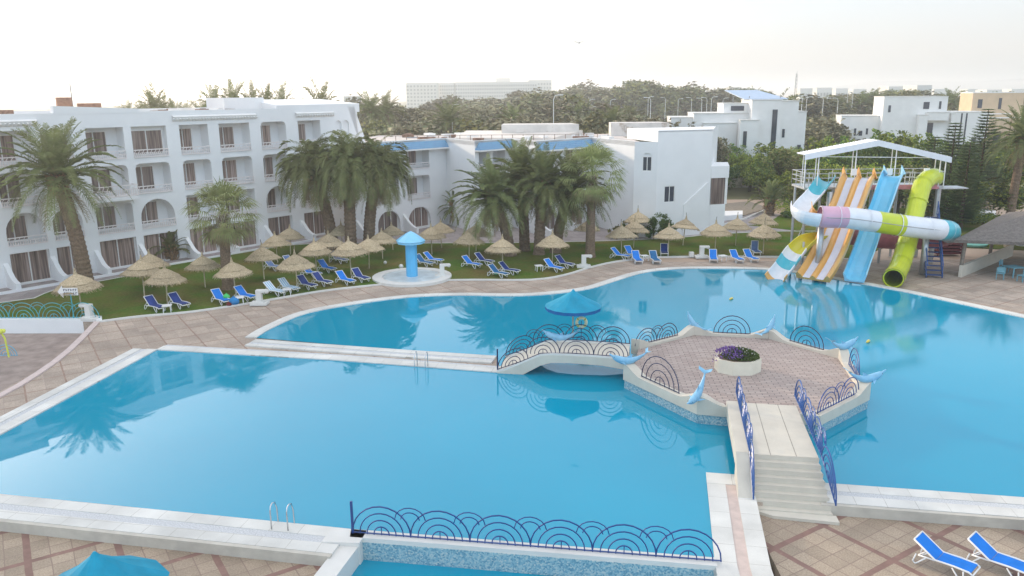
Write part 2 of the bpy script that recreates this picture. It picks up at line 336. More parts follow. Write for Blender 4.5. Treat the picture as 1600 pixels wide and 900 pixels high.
def offset_line(pts, d):
    out = []; n = len(pts)
    for i in range(n):
        a = Vector(pts[max(i - 1, 0)]); b = Vector(pts[min(i + 1, n - 1)]); p = Vector(pts[i])
        t1 = (p - a).normalized() if i > 0 else (b - p).normalized(); t2 = (b - p).normalized() if i < n - 1 else t1
        n1 = Vector((-t1.y, t1.x)); n2 = Vector((-t2.y, t2.x)); nn = (n1 + n2).normalized(); k = d / max(.35, nn.dot(n1)); out.append(tuple(p + nn * k))
    return out
def ribbon(mb, pts, d0, d1, z0, z1, mi=0):
    A = offset_line(pts, d0); B = offset_line(pts, d1)
    for i in range(len(pts) - 1): 
        vs = [(*A[i], z1), (*A[i + 1], z1), (*B[i + 1], z1), (*B[i], z1), (*A[i], z0), (*A[i + 1], z0), (*B[i + 1], z0), (*B[i], z0)]
        fs = [(0, 1, 2, 3), (0, 4, 5, 1), (2, 6, 7, 3)]
        if i == 0: fs.append((0, 3, 7, 4))
        if i == len(pts) - 2: fs.append((1, 5, 6, 2))
        mb.add(vs, fs, mi)
def smooth_line(pts, k=5):
    out = []; n = len(pts)
    for i in range(n - 1):
        p0, p1, p2, p3 = (Vector(pts[max(i - 1, 0)]), Vector(pts[i]), Vector(pts[i + 1]), Vector(pts[min(i + 2, n - 1)]))
        for j in range(k):
            t = j / k; out.append(tuple(.5 * ((2 * p1) + (p2 - p0) * t + (2 * p0 - 5 * p1 + 4 * p2 - p3) * t * t + (3 * p1 - p0 - 3 * p2 + p3) * t ** 3)))
    out.append(tuple(pts[-1])); return out
# ------------------------------------------------------------ ground, decks, lawn, paths, water
S = lambda l, z=0.0: [P(a, b, z) for a, b in l]
mb = MB(); mb.quad((-9000, 60, -.06), (9000, 60, -.06), (9000, 9500, -.06), (-9000, 9500, -.06)); mb.quad((-400, -300, -1.5), (400, -300, -1.5), (400, 60, -1.5), (-400, 60, -1.5))
mb.quad((-400, 60, -1.5), (400, 60, -1.5), (400, 60, -.06), (-400, 60, -.06)); struct(mb, 'ground', SAND)
edge_l = [(-25.0, 46.0), (-23.4, 38.5), (-23.6, 32), (-27, 27), (-30, 25.3)]
deck = [(-4.9, 21.72), (5.72, 20.0), (6.9, 19.9), (7.75, 23.7), (16.4, 22.45), (70, 13.5), (70, 62), (-70, 62), (-70, 47.5)] + edge_l
mb = MB(); mb.prism(deck, -1.5, -.03); struct(mb, 'pool_deck', PAVE_B)
mb = MB(); mb.prism([(-70, 20), (-21, 20), (-21, 50), (-70, 50)], -1.5, -.75); struct(mb, 'lower_terrace', M('brick_floor', (.33, .27, .24), .9, .2, 1.5, .2, 20))
mb = MB(); mb.prism([(7.0, 5), (70, 5), (70, 16), (16.4, 23.2), (7.7, 24.5)], -1.45, -.3); mb.prism([(-70, 5), (-5.2, 5), (-5.2, 21.2), (-70, 34)], -1.45, -.3); struct(mb, 'front_deck', PAVE_F)
back_edge = smooth_line(S([(400, 528), (425, 513), (480, 490), (560, 475), (640, 465), (720, 462), (800, 463), (860, 460), (920, 452), (960, 440), (1000, 428), (1040, 422), (1100, 420), (1200, 422)]) + [(22.2, 56.2), (25.7, 52.0)] + S([(1500, 475), (1600, 497)]) + [(34, 38), (37.5, 30), (39, 19.6)], 4)
front_l = [(-21.3, 25.25), (-5.1, 22.08)]; wall_ln = [(-5.1, 22.0), (5.73, 20.3)]
cause_n = S([(400, 531), (640, 548), (776, 557)]); cause_s = S([(783, 583), (520, 563), (245, 547)])
A_left = S([(245, 547), (0, 680)]) + [(-21.3, 25.25)]
water = back_edge + [(10.6, 24.75), (6.85, 25.5), (5.73, 20.3), (-5.1, 22.0), (-21.3, 25.25)] + S([(0, 680), (245, 547), (520, 563), (783, 583), (776, 557), (640, 548)])
mb = MB(); mb.add([(x, y, 0) for x, y in water], [tuple(range(len(water)))]); o = struct(mb, 'pool_water', MATS['pool_water'])
bm = bmesh.new(); bm.from_mesh(o.data); bmesh.ops.triangulate(bm, faces=bm.faces[:], ngon_method='EAR_CLIP'); bmesh.ops.recalc_face_normals(bm, faces=bm.faces[:])
if sum(f.normal.z for f in bm.faces) < 0: bmesh.ops.reverse_faces(bm, faces=bm.faces[:])
bm.to_mesh(o.data); bm.free()
# copings
mb = MB(); ribbon(mb, back_edge, -.03, .62, -.4, .05)
ribbon(mb, offset_line(cause_n, 0), -.02, -.5, -.4, .05)
ribbon(mb, cause_s, .02, -.62, -.4, .052)
ribbon(mb, [cause_s[-1], A_left[1], A_left[2]], -.03 + .06, -.55, -.4, .056); struct(mb, 'pool_coping', COPT)
mb = MB(); al = [cause_s[-1], A_left[1], A_left[2]]; ribbon(mb, al, -.56, -.86, -.4, .03); ribbon(mb, cause_n, -.51, -.80, -.4, .03); ribbon(mb, cause_s, -.63, -.9, -.4, .02); struct(mb, 'overflow_channel', GRATE)
mb = MB(); ribbon(mb, al, -.87, -1.35, -.4, .05); ribbon(mb, cause_n, -.81, -1.12, -.4, .05); struct(mb, 'coping_kerb', COPT)
# front pool edge with grate and step down to the front deck
fl = [(-21.6, 25.31), (-5.05, 22.05)]
mb = MB(); ribbon(mb, fl, -.5, .03, -.6, .06); ribbon(mb, fl, -1.35, -.86, -.6, .06); ribbon(mb, [(10.4, 24.78), (39, 19.6)], -.5, .03, -.6, .06); ribbon(mb, [(10.4, 24.78), (39, 19.6)], -1.35, -.8, -.6, .06)
struct(mb, 'front_coping', COPT)
mb = MB(); ribbon(mb, fl, -.86, -.5, -.6, .045); ribbon(mb, [(10.4, 24.78), (39, 19.6)], -.8, -.5, -.6, .045); struct(mb, 'front_grate', GRATE)
mb = MB(); ribbon(mb, fl, -1.5, -1.352, -.6, .045); ribbon(mb, [(10.2, 24.8), (39, 19.6)], -1.5, -1.352, -.6, .045); struct(mb, 'front_riser', RISER)
# spit east of the small pool
mb = MB(); e0 = [(6.78, 25.6), (5.70, 20.0), (5.0, 14)]
ribbon(mb, e0, -.03, .58, -1.2, .06); ribbon(mb, e0, .92, 1.5, -1.2, .06); mb.prism([(6.76, 25.62), (8.2, 25.35), (8.05, 24.6), (6.62, 24.85)], -1.2, .064); struct(mb, 'spit_coping', COPT)
mb = MB(); ribbon(mb, e0, .58, .92, -1.2, .045); struct(mb, 'spit_channel', M('pink_channel', (.58, .47, .42), .8, .1))
# small pool in front
sp_ = [(-4.75, 21.5), (5.6, 19.8), (4.9, 12), (-6.6, 12)]
mb = MB(); mb.add([(x, y, -.62) for x, y in sp_], [(3, 2, 1, 0)]); struct(mb, 'small_pool_water', MATS['pool_water'])
mb = MB(); ribbon(mb, [(-4.55, 21.6), (-5.05, 19.4), (-6.9, 12)], -.62, 0, -1.3, -.02); mb.prism([(-5.6, 22.1), (-4.5, 21.9), (-4.6, 21.2), (-5.75, 21.3)], -1.3, .1); struct(mb, 'small_pool_coping', COPE)
# lawn, paths
lawn_near = smooth_line(S([(150, 503), (220, 494), (300, 487), (400, 472), (500, 455), (580, 446), (660, 439), (740, 437), (830, 437), (880, 430), (920, 418), (960, 409), (1010, 403), (1060, 401), (1200, 401), (1260, 402), (1330, 405)]), 3)
lawn_far = smooth_line([(-50, 48.2)] + S([(0, 474), (90, 452), (200, 432), (280, 412), (400, 391), (480, 382), (620, 381), (800, 380), (950, 377), (1060, 372), (1110, 367), (1170, 364), (1220, 362), (1330, 362)]), 3)
mb = MB(); mb.prism(lawn_near + lawn_far[::-1] + [(-50, 47.3), (-25.6, 46.65)], -.5, .035); struct(mb, 'lawn', MATS['lawn'])
mb = MB(); ribbon(mb, lawn_near, -.16, 0, -.3, .07); struct(mb, 'lawn_kerb', COPE)
mb = MB(); ribbon(mb, lawn_far, -.02, .09, -.3, .06); struct(mb, 'path_kerb', COPE)
mb = MB(); mb.prism(lawn_far + [(33, 84), (24, 92), (18, 92), (14, 84), (-10, 88), (-18, 82), (-40, 52), (-60, 52)], -.4, -.012); struct(mb, 'path', PATHM)
mb = MB(); mb.prism(S([(1235, 325), (1420, 325), (1640, 350), (1640, 392), (1500, 386), (1400, 375), (1240, 352), (1205, 345)]), -.4, .01); mb.prism(S([(1170, 352), (1235, 345), (1420, 372), (1340, 402), (1260, 362)]), -.4, .014); struct(mb, 'far_lawn', MATS['lawn'])
mb = MB(); mb.prism(S([(1120, 336), (1160, 338), (1200, 325), (1170, 315), (1118, 320)]), -.2, .05); struct(mb, 'gravel_bed', M('gravel', (.28, .24, .19), .95, .2, 4, .4, 20))
mb = MB(); mb.prism(S([(1120, 346), (1160, 342), (1160, 336), (1120, 337)]), -.2, .5); top(mb, 'low_wall', WHITE, 'low white garden wall beside the end block of the middle hotel wing', 'wall')
mb = MB(); ribbon(mb, [P(1124, 354), P(1165, 342), P(1200, 327), P(1218, 318)], -.08, .08, -.2, .14); struct(mb, 'bed_kerb', COPE)
# retaining wall left with a curved lower edge
mb = MB(); mb.prism([(-24.6, 46.0), (-70, 47.0), (-70, 47.5), (-24.9, 46.55)], -1.4, .12); rw = top(mb, 'retaining_wall', WHITE, 'long pale retaining wall below the blue fence at the left edge of the lawn', 'wall')
mb = MB(); ribbon(mb, smooth_line(edge_l, 4), -.05, .3, -1.0, .04); struct(mb, 'terrace_kerb', M('pink_kerb', (.6, .5, .47), .8, .08))

# ------------------------------------------------------------ railings of concentric hoops
def hoop_pts(p, d, r, h0, up=Vector((0, 0, 1)), n=12, slope=0):
    out = [p - d * r + up * (-r * slope)]
    for k in range(n + 1):
        a = math.pi * (1 - k / n); out.append(p + d * (math.cos(a) * r) + up * (h0 + math.sin(a) * r * 1.0 + math.cos(a) * r * slope))
    out.append(p + d * r + up * (r * slope)); return out
def hoop_railing(name, label, path, nbig, mat, group=None, post=True, small=True, rt=.020, hgt=None, cat='railing', bar=True):
    "path: list of 3D points (top of what it stands on)"
    pts = [Vector(p) for p in path]; L = [0]
    for i in range(len(pts) - 1): L.append(L[-1] + (pts[i + 1] - pts[i]).length)
    def at(u):
        u = max(0, min(L[-1], u))
        for i in range(len(pts) - 1):
            if u <= L[i + 1] + 1e-6: t = (u - L[i]) / max(1e-6, L[i + 1] - L[i]); return pts[i].lerp(pts[i + 1], t), (pts[i + 1] - pts[i]).normalized()
        return pts[-1], (pts[-1] - pts[-2]).normalized()
    root = thing(name, label, cat, tuple(pts[0]), 0, group)
    big = L[-1] / nbig; r = big / 2
    for k in range(nbig):
        p, d = at((k + .5) * big); dh = Vector((d.x, d.y, 0)).normalized(); sl_ = d.z / max(.1, math.hypot(d.x, d.y)); rh = r * math.hypot(d.x, d.y)
        m = MB()
        for q, f in enumerate((1, .75, .5, .26)): m.tube(hoop_pts(p, dh, rh * f, .03, slope=sl_), rt * (1 if q else 1.15), 5)
        m.tube([p, p + Vector((0, 0, r * .27))], rt * .8, 5); m.build('hoop', mat, root, True)
        if small and k < nbig - 1:
            p2, d2 = at((k + 1) * big); d2h = Vector((d2.x, d2.y, 0)).normalized(); m = MB()
            for q in (.52, .32):
                up = [p2 + d2h * (math.cos(a) * r * q) + Vector((0, 0, r * .62 + math.sin(a) * r * q * .85)) for a in [math.pi * (.98 - .96 * j / 8) for j in range(9)]]; m.tube(up, rt * .85, 5)
            m.build('small_hoop', mat, root, True)
    if bar: m = MB(); m.tube([p + Vector((0, 0, .03)) for p in pts], rt * 1.1, 5); m.build('base_bar', mat, root, True)
    if post:
        m = MB(); p = pts[0]; m.bar(p, p + Vector((0, 0, 1.05)), .07); m.build('post', mat, root, True)
    return root
DARKN = M('dark_navy_paint', (.012, .02, .07), .35, .1)
wt = MB(); wt.prism([(-5.0, 22.0), (5.76, 20.28), (5.70, 19.86), (-4.95, 21.55)], -1.2, .10)
fw = thing('pool_wall', 'long low dividing wall with mosaic face between the big pool and the small pool', 'wall', (0, 21, 0))
wt.build('coping', COPE, fw, True); wf = MB(); wf.prism([(-4.8, 21.56), (5.6, 19.9), (5.6, 19.84), (-4.8, 21.49)], -1.1, -.04); wf.build('mosaic_band', MATS['mosaic'], fw, True)
hoop_railing('hoop_railing', 'long dark blue hoop railing on the wall between the big and the small front pool', [(-4.9, 21.78, .10), (5.85, 20.07, .10)], 6, NAVY)
hoop_railing('hoop_railing', 'turquoise hoop railing on the retaining wall at the left edge of the lawn', [(-24.9, 46.3, .12), (-36, 46.6, .12)], 6, TEALP, post=False)
hr = hoop_railing('hoop_railing', 'light blue hoop railing beside the yellow post at the left edge', [(*P(27, 556, -.03), -.03), (*P(-40, 556, -.03), -.03)], 2, M('faded_blue', (.16, .4, .55), .5), post=False)
yp = thing('garden_lamp', 'yellow post with a yellow flower shaped head at the left edge', 'lamp', (*P(14, 558, -.03), -.03))
m = MB(); m.tube([(0, 0, 0), (-.05, 0, 1.0), (-.2, 0, 1.35)], .045, 6); m.build('post', M('yellow_paint', (.65, .68, .12), .5), yp); m = MB()
for k in range(6): a = k * math.pi / 3; m.ball((-.2 + .14 * math.cos(a), .14 * math.sin(a), 1.4), .1, 8, 5)
m.build('flower_head', M('yellow_paint', (.65, .68, .12)), yp, smooth=True)

# ------------------------------------------------------------ island
OCT = [(9.4, 40.3), (13.4, 39.5), (15.9, 36.0), (15.0, 31.4), (11.9, 28.75), (7.4, 30.0), (5.0, 34.1), (5.9, 37.8)]
isl = thing('island', 'octagonal brick paved island in the pool with a curved white parapet', 'island', (10.5, 34.5, 0))
def shrink(poly, d):
    c = Vector((sum(p[0] for p in poly) / len(poly), sum(p[1] for p in poly) / len(poly))); return [tuple(c + (Vector(p) - c) * (1 - d / (Vector(p) - c).length)) for p in poly]
m = MB(); m.prism(shrink(OCT, .06), -.5, .42); m.build('base', MATS['mosaic'], isl, True)
m = MB(); m.prism(shrink(OCT, .4), .3, .70); m.build('brick_deck', MATS['narrow_brick'], isl, True)
def parapet(mb, a, b, n=14, hump0=True, hump1=True, wd=.42):
    a, b = Vector(a), Vector(b); c = Vector((10.5, 34.5)); d = (b - a); L = d.length; t = d / L; nn = Vector((-t.y, t.x))
    if (c - a).dot(nn) < 0: nn = -nn
    for i in range(n):
        q = [i / n, (i + 1) / n]; hs = []
        for u in q:
            s = u * L; e = 0
            if hump0: e = max(e, 1 - s / 1.15)
            if hump1: e = max(e, 1 - (L - s) / 1.15)
            e = max(0, e); hs.append(.82 + .36 * (e * e * (3 - 2 * e)))
        p0, p1 = a + d * q[0], a + d * q[1]
        i0 = p0 + nn * wd + t * (wd * .41 * (1 - 2 * q[0])); i1 = p1 + nn * wd + t * (wd * .41 * (1 - 2 * q[1]))
        vs = [(*p0, .40), (*p1, .40), (*i1, .40), (*i0, .40), (*p0, hs[0]), (*p1, hs[1]), (*i1, hs[1]), (*i0, hs[0])]
        mb.add(vs, [(0, 1, 5, 4), (4, 5, 6, 7), (3, 7, 6, 2), (0, 4, 7, 3), (1, 2, 6, 5)])
m = MB()
for i in range(8):
    a, b = OCT[i], OCT[(i + 1) % 8]
    if i == 4: parapet(m, a, (11.15, 28.96), 3, False, False); parapet(m, (8.55, 29.68), b, 6, False, True); continue
    if i == 6: continue
    parapet(m, a, b, 14, i not in (4,), i != 3)
m.build('parapet', CREAM, isl, True)
def seg(a, b, u0, u1, z=.83, ins=.2):
    a, b = Vector(a), Vector(b); c = Vector((10.5, 34.5)); d = b - a; nn = Vector((-d.y, d.x)).normalized()
    if (c - a).dot(nn) < 0: nn = -nn
    p, q = a + d * u0 + nn * ins, a + d * u1 + nn * ins; return [(p.x, p.y, z), (q.x, q.y, z)]
G_ = 'hoop railings round the island'
hoop_railing('hoop_railing', 'single dark hoop railing on the far side of the island parapet between two dolphins', seg(OCT[0], OCT[1], .29, .74), 1, DARKN, G_, False)
hoop_railing('hoop_railing', 'single dark hoop railing on the far right side of the island before the slide reflections', seg(OCT[1], OCT[2], .3, .74), 1, DARKN, G_, False)
hoop_railing('hoop_railing', 'single dark hoop railing at the right end of the island, seen almost edge on', seg(OCT[2], OCT[3], .3, .74), 1, NAVY, G_, False)
hoop_railing('hoop_railing', 'double dark blue hoop railing on the lower right side of the island', seg(OCT[3], OCT[4], .16, .97), 2, NAVY, G_, False)
hoop_railing('hoop_railing', 'single dark hoop railing on the lower left side of the island between two dolphins', seg(OCT[5], OCT[6], .27, .78), 1, DARKN, G_, False)
hoop_railing('hoop_railing', 'double dark hoop railing on the far left side of the island next to the bridge', seg(OCT[7], OCT[0], .02, .72), 2, DARKN, G_, False)
# left bridge
E1 = Vector((math.cos(R(-10.5)), math.sin(R(-10.5)))); E2 = Vector((-E1.y, E1.x))
br = thing('footbridge', 'cream arched footbridge between the causeway and the island', 'bridge', (-.7, 37.2, 0))
b0 = Vector((-.75, 36.22)); prof = [(0, .06), (.3, .12), (1.15, .52), (2.1, .98), (2.6, 1.04), (3.5, 1.06), (4.6, 1.05), (6.2, 1.0)]
und = [(0, -.3), (.9, -.2), (1.3, .02), (2.1, .50), (2.6, .66), (3.5, .70), (5.0, .66), (6.2, .5)]
m = MB(); wdt = 2.35
for i in range(7):
    (u0, z0), (u1, z1) = prof[i], prof[i + 1]; (v0, y0), (v1, y1) = und[i], und[i + 1]
    A0, A1 = b0 + E1 * u0, b0 + E1 * u1; B0, B1 = A0 + E2 * wdt, A1 + E2 * wdt; a0, a1 = b0 + E1 * v0, b0 + E1 * v1; c0, c1 = a0 + E2 * wdt, a1 + E2 * wdt
    m.quad((*A0, z0), (*A1, z1), (*B1, z1), (*B0, z0)); m.quad((*a0, y0), (*a1, y1), (*A1, z1), (*A0, z0)); m.quad((*B0, z0), (*B1, z1), (*c1, y1), (*c0, y0)); m.quad((*c0, y0), (*c1, y1), (*a1, y1), (*a0, y0))
m.build('deck', CREAM, br, True)
m = MB(); m.quad((*b0, -.5), (*(b0 + E2 * wdt), -.5), (*(b0 + E2 * wdt), .06), (*b0, .06))
for k in (.12, wdt - .12):
    for i in range(7):
        (u0, z0), (u1, z1) = prof[i], prof[i + 1]; p, q = b0 + E1 * u0 + E2 * k, b0 + E1 * u1 + E2 * k; m.bar((*p, z0 + .03), (*q, z1 + .03), .2, .09)
m.build('edge_kerb', COPE, br, True)
def brp(k): return [(*(b0 + E1 * u + E2 * k), z + .07) for u, z in (prof[0], prof[2], prof[3], prof[5], prof[7])]
hoop_railing('hoop_railing', 'dark hoop railing along the near side of the cream footbridge', brp(.12), 4, DARKN, small=False)
hoop_railing('hoop_railing', 'dark hoop railing along the far side of the cream footbridge', brp(wdt - .12), 4, DARKN, small=True, post=False)
# stair bridge
sb = thing('stair_bridge', 'cream bridge with seven broad steps from the island to the front deck', 'bridge', (9.9, 27, 0))
sl0, sr0 = Vector((9.0, 29.75)), Vector((11.15, 29.35)); sl1, sr1 = Vector((8.10, 25.1)), Vector((10.30, 24.75)); sl2, sr2 = Vector((7.82, 23.5)), Vector((10.22, 23.05))
m = MB(); m.prism([sl0, sr0, sr1, sl1], .72, 1.0)
m.build('deck', CREAM, sb, True); m = MB()
for k in range(7):
    t0, t1 = k / 7, (k + 1) / 7; zt = 1.0 - (k + 1) * .165
    m.prism([sl1.lerp(sl2, t0), sr1.lerp(sr2, t0), sr1.lerp(sr2, t1), sl1.lerp(sl2, t1)], -.45, zt); m.prism([sl1.lerp(sl2, t0) + Vector((-.02, -.02)), sr1.lerp(sr2, t0) + Vector((.02, -.02)), sr1.lerp(sr2, t0 + .02), sl1.lerp(sl2, t0 + .02)], zt, zt + .16)
m.prism([sl2 + Vector((-.06, 0)), sr2 + Vector((.1, 0)), sr2 + Vector((.05, -.42)), sl2 + Vector((.5, -.42))], -.45, -.2)
m.build('steps', CREAM, sb, True)
def lseg(a, b, off, wd): d = (b - a).normalized(); n = Vector((d.y, -d.x)); return [a + n * off, b + n * off, b + n * (off + wd), a + n * (off + wd)]
m = MB(); q = lseg(sl0, sl1, .0, .48); m.prism(q, .55, 1.05); q2 = lseg(sl1, sl2, .0, .48); m.prism(q2, -.45, [1.05, -.1, -.1, 1.05]); m.build('stringer', CREAM, sb, True)
m = MB()
for i in range(3):
    for t in (.27, .64): pass
for t in (.3, .68):
    a, b = sl0.lerp(sr0, t), sl1.lerp(sr1, t); m.bar((*a, 1.001), (*b, 1.001), .018, .006)
m.build('joint', M('joint_dark', (.25, .22, .19), .9), sb, True)
def strail(a, b, c, off):
    d = (b - a).normalized(); n = Vector((d.y, -d.x)) * off; a = a - d * 1.0; return [(*(a + n), 1.03), (*(b + n), 1.04), (*(b.lerp(c, .93) + n), .1)]
hoop_railing('hoop_railing', 'royal blue hoop railing along the left side of the stair bridge', strail(sl0, sl1, sl2, .02), 4, ROYAL, rt=.024, post=False)
hoop_railing('hoop_railing', 'royal blue hoop railing along the right side of the stair bridge', strail(sr0, sr1, sr2, -.1), 4, ROYAL, rt=.024, post=False)

# ------------------------------------------------------------ dolphins
def dolphin():
    root = thing('dolphin_statue', 'dolphin', 'statue')
    # body lies along +X (head at +X), arched with head and tail up
    pts = []; rr = []
    for t, r in ((0, .02), (.04, .045), (.10, .06), (.13, .115), (.22, .165), (.36, .20), (.5, .195), (.64, .155), (.78, .10), (.9, .06), (1, .035)):
        x = .95 - 1.9 * t; pts.append((x, 0, .2 + .42 * (abs(x / .95) ** 1.8))); rr.append((r * .85, r))
    m = MB(); m.tube(pts, rr, 12); m.build('body', DOLPH, root, smooth=True)
    m = MB(); e = Vector(pts[-1])
    for s in (-1, 1): m.add([e + Vector((.08, 0, -.05)), e + Vector((-.02, s * .30, .10)), e + Vector((-.16, s * .34, .16)), e + Vector((-.07, 0, .06)), e + Vector((.06, 0, .0))], [(0, 1, 2, 3), (4, 3, 2, 1)])
    m.build('tail', DOLPH, root)
    m = MB(); m.add([(.12, .012, .38), (-.2, .012, .36), (-.24, 0, .56), (.12, -.012, .38), (-.2, -.012, .36)], [(0, 1, 2), (4, 3, 2), (0, 2, 3), (1, 4, 2)]); m.build('fin', DOLPH, root)
    for s in (-1, 1):
        m = MB(); m.add([(.42, s * .12, .22), (.22, s * .13, .18), (.12, s * .42, .10), (.40, s * .13, .19)], [(0, 1, 2), (3, 2, 1), (0, 2, 3)]); m.build('flipper', DOLPH, root)
        m = MB(); m.ball((.70, s * .115, .47), .018, 6, 4); m.build('eye', DARKN, root)
    return root
DS = Spawner(dolphin); gd = 'blue dolphin statues on the parapet'
for (px, py), rz, lb in (((1080, 514), 150, 'blue dolphin statue at the far left corner of the island, snout raised'), ((1206, 520), 35, 'blue dolphin statue at the far right corner of the island left of the slide reflections'),
    ((1323, 553), 25, 'blue dolphin statue at the right corner behind the edge on hoop'), ((1353, 600), 10, 'blue dolphin statue at the lower right corner of the island'),
    ((1086, 628), -130, 'blue dolphin statue at the near corner of the island left of the stairs'), ((978, 577), 185, 'blue dolphin statue where the footbridge meets the island'),):
    x, y = P(px, py, 1.1); v = min(OCT, key=lambda o: (o[0] - x) ** 2 + (o[1] - y) ** 2); c = Vector((10.5, 34.5)); q = c + (Vector(v) - c) * .965
    o = DS.put((q.x, q.y, 1.10), R(rz), lb, gd, .74 if py in (514, 520) else .9); o.rotation_euler = (0, R({514: -38, 520: -38, 628: 32}.get(py, 0)), R(rz))
q = b0 + E1 * 2.75 + E2 * (wdt - .1); DS.put((q.x, q.y, 1.02), R(170), 'pale dolphin statue on the far side of the footbridge left of the blue parasol', gd, .95)
# planter
pl = thing('planter', 'cream octagonal planter with purple and white flowers on the island', 'planter', (*P(1152, 578, .7), .7))
oc = [(1.0 * math.cos(R(22.5 + 45 * k)) * 1.05, .85 * math.sin(R(22.5 + 45 * k))) for k in range(8)]
m = MB(); m.prism(oc, 0, .62); m.build('tub', M('planter_cream', (.74, .70, .58), .7, .05, 2, .1, 20), pl)
m = MB(); m.prism([(x * .9, y * .88) for x, y in oc], .6, .64); m.build('soil', BARK, pl)
rng = random.Random(4)
for nm, col, cnt, cx, cz in (('leaves', LEAFD, 2400, .1, .62), ('flowers', M('purple', (.17, .09, .30), .7, .6, 30), 620, -.35, .70), ('flowers', M('pale_flower', (.55, .5, .5), .7), 60, .0, .78)):
    m = MB()
    for k in range(cnt):
        a = rng.random() * 6.28; r = math.sqrt(rng.random()); x = cx + r * math.cos(a) * (.85 if nm == 'leaves' else .8); y = r * math.sin(a) * .72; z = cz + .30 * (1 - r * r) + rng.random() * .12 - (.35 if abs(x) > .98 else 0) * rng.random()
        s = .035; d1 = Vector((rng.uniform(-1, 1), rng.uniform(-1, 1), rng.uniform(-1, 1))).normalized() * s; d2 = d1.cross(Vector((rng.uniform(-1, 1), rng.uniform(-1, 1), rng.uniform(-1, 1)))).normalized() * s; p = Vector((x, y, z)); m.add([p - d1, p - d2, p + d1, p + d2], [(0, 1, 2, 3)])
    m.build(nm, col, pl)
# blue parasols
def canvas_parasol(loc, rad, apex, drop, name, label, pole_z=0, sides=16):
    t = thing('parasol', label, 'parasol', loc)
    m = MB(); pr = [(.03, apex), (.12, apex - .12), (rad * .45, apex - drop * .52), (rad, apex - drop)]; m.lathe([(r, z) for r, z in pr[::-1]], sides, wob=lambda j, k: .012 * (k % 2)); m.build('canopy', PARB, t, smooth=False)
    m = MB(); m.lathe([(rad * .985, apex - drop - .17), (rad * 1.0, apex - drop + .0)], sides); m.build('valance', PARD, t)
    m = MB(); m.tube([(0, 0, pole_z), (0, 0, apex - .1)], .035, 8); m.build('pole', POLE, t); return t
q = b0 + E1 * 4.0 + E2 * (wdt - .3)
pq = P(895, 527, 1.03); canvas_parasol((*pq, 1.03), 1.42, W(897, 452, pq[1])[2] - 1.03, .85, 'parasol', 'wide blue canvas parasol standing on the footbridge')
canvas_parasol((*P(147, 862, 2.15), -.3), 1.6, 2.45, 1.12, 'parasol', 'blue canvas parasol cut off by the lower left edge', sides=12)
# lifebuoy and ladders
lb = thing('lifebuoy', 'white and yellow lifebuoy hanging on a post beside the blue parasol', 'lifebuoy', (pq[0] + .42, pq[1] - .1, 1.06))
m = MB(); m.tube([(.0 + .24 * math.cos(a), 0, .78 + .24 * math.sin(a)) for a in [k * math.pi / 10 for k in range(20)]], .075, 8, closed=True); m.build('ring', M('ring_cream', (.75, .74, .5), .5), lb, smooth=True)
m = MB()
for k in range(4): a = R(45 + 90 * k); c_ = Vector((.24 * math.cos(a), 0, .78 + .24 * math.sin(a))); m.tube([c_ - Vector((-math.sin(a), 0, math.cos(a))) * .035, c_ + Vector((-math.sin(a), 0, math.cos(a))) * .035], .08, 8)
m.build('band', M('band_green', (.45, .5, .1), .5), lb); m = MB(); m.tube([(0, .06, 0), (0, .06, .85)], .02, 6); m.build('post', NAVY, lb)
def ladder(loc, rz, label):
    t = thing('pool_ladder', label, 'ladder', loc, rz)
    for s in (-.27, .27):
        m = MB(); m.tube([(s, -.45, .0), (s, -.45, .62), (s, -.40, .76), (s, -.28, .80), (s, -.12, .74), (s, -.02, .5), (s, 0, 0), (s, 0, -.3)], .022, 8); m.build('handrail', STEEL, t, smooth=True)
    return t
x, y = P(648, 577); ladder((x + .27, y - .12, .05), R(169.5), 'steel pool ladder on the causeway at the far side of the near pool')
x, y = P(446, 822); ladder((x, y + .12, .05), R(-10), 'steel pool ladder at the front edge of the near pool')
# floats
for (px, py), lab in (((1143, 468), 'small yellow float on the water behind the island'), ((1357, 535), 'small orange float on the water right of the island')):
    x, y = P(px, py); m = MB(); m.tube([(-.22, 0, .04), (-.1, 0, .07), (.1, .04, .07), (.22, .05, .04)], [.03, .07, .07, .03], 8); top(m, 'pool_float', M('yellow_plastic', (.75, .6, .1), .4), lab, 'float', (x, y, 0), R(40), smooth=True)
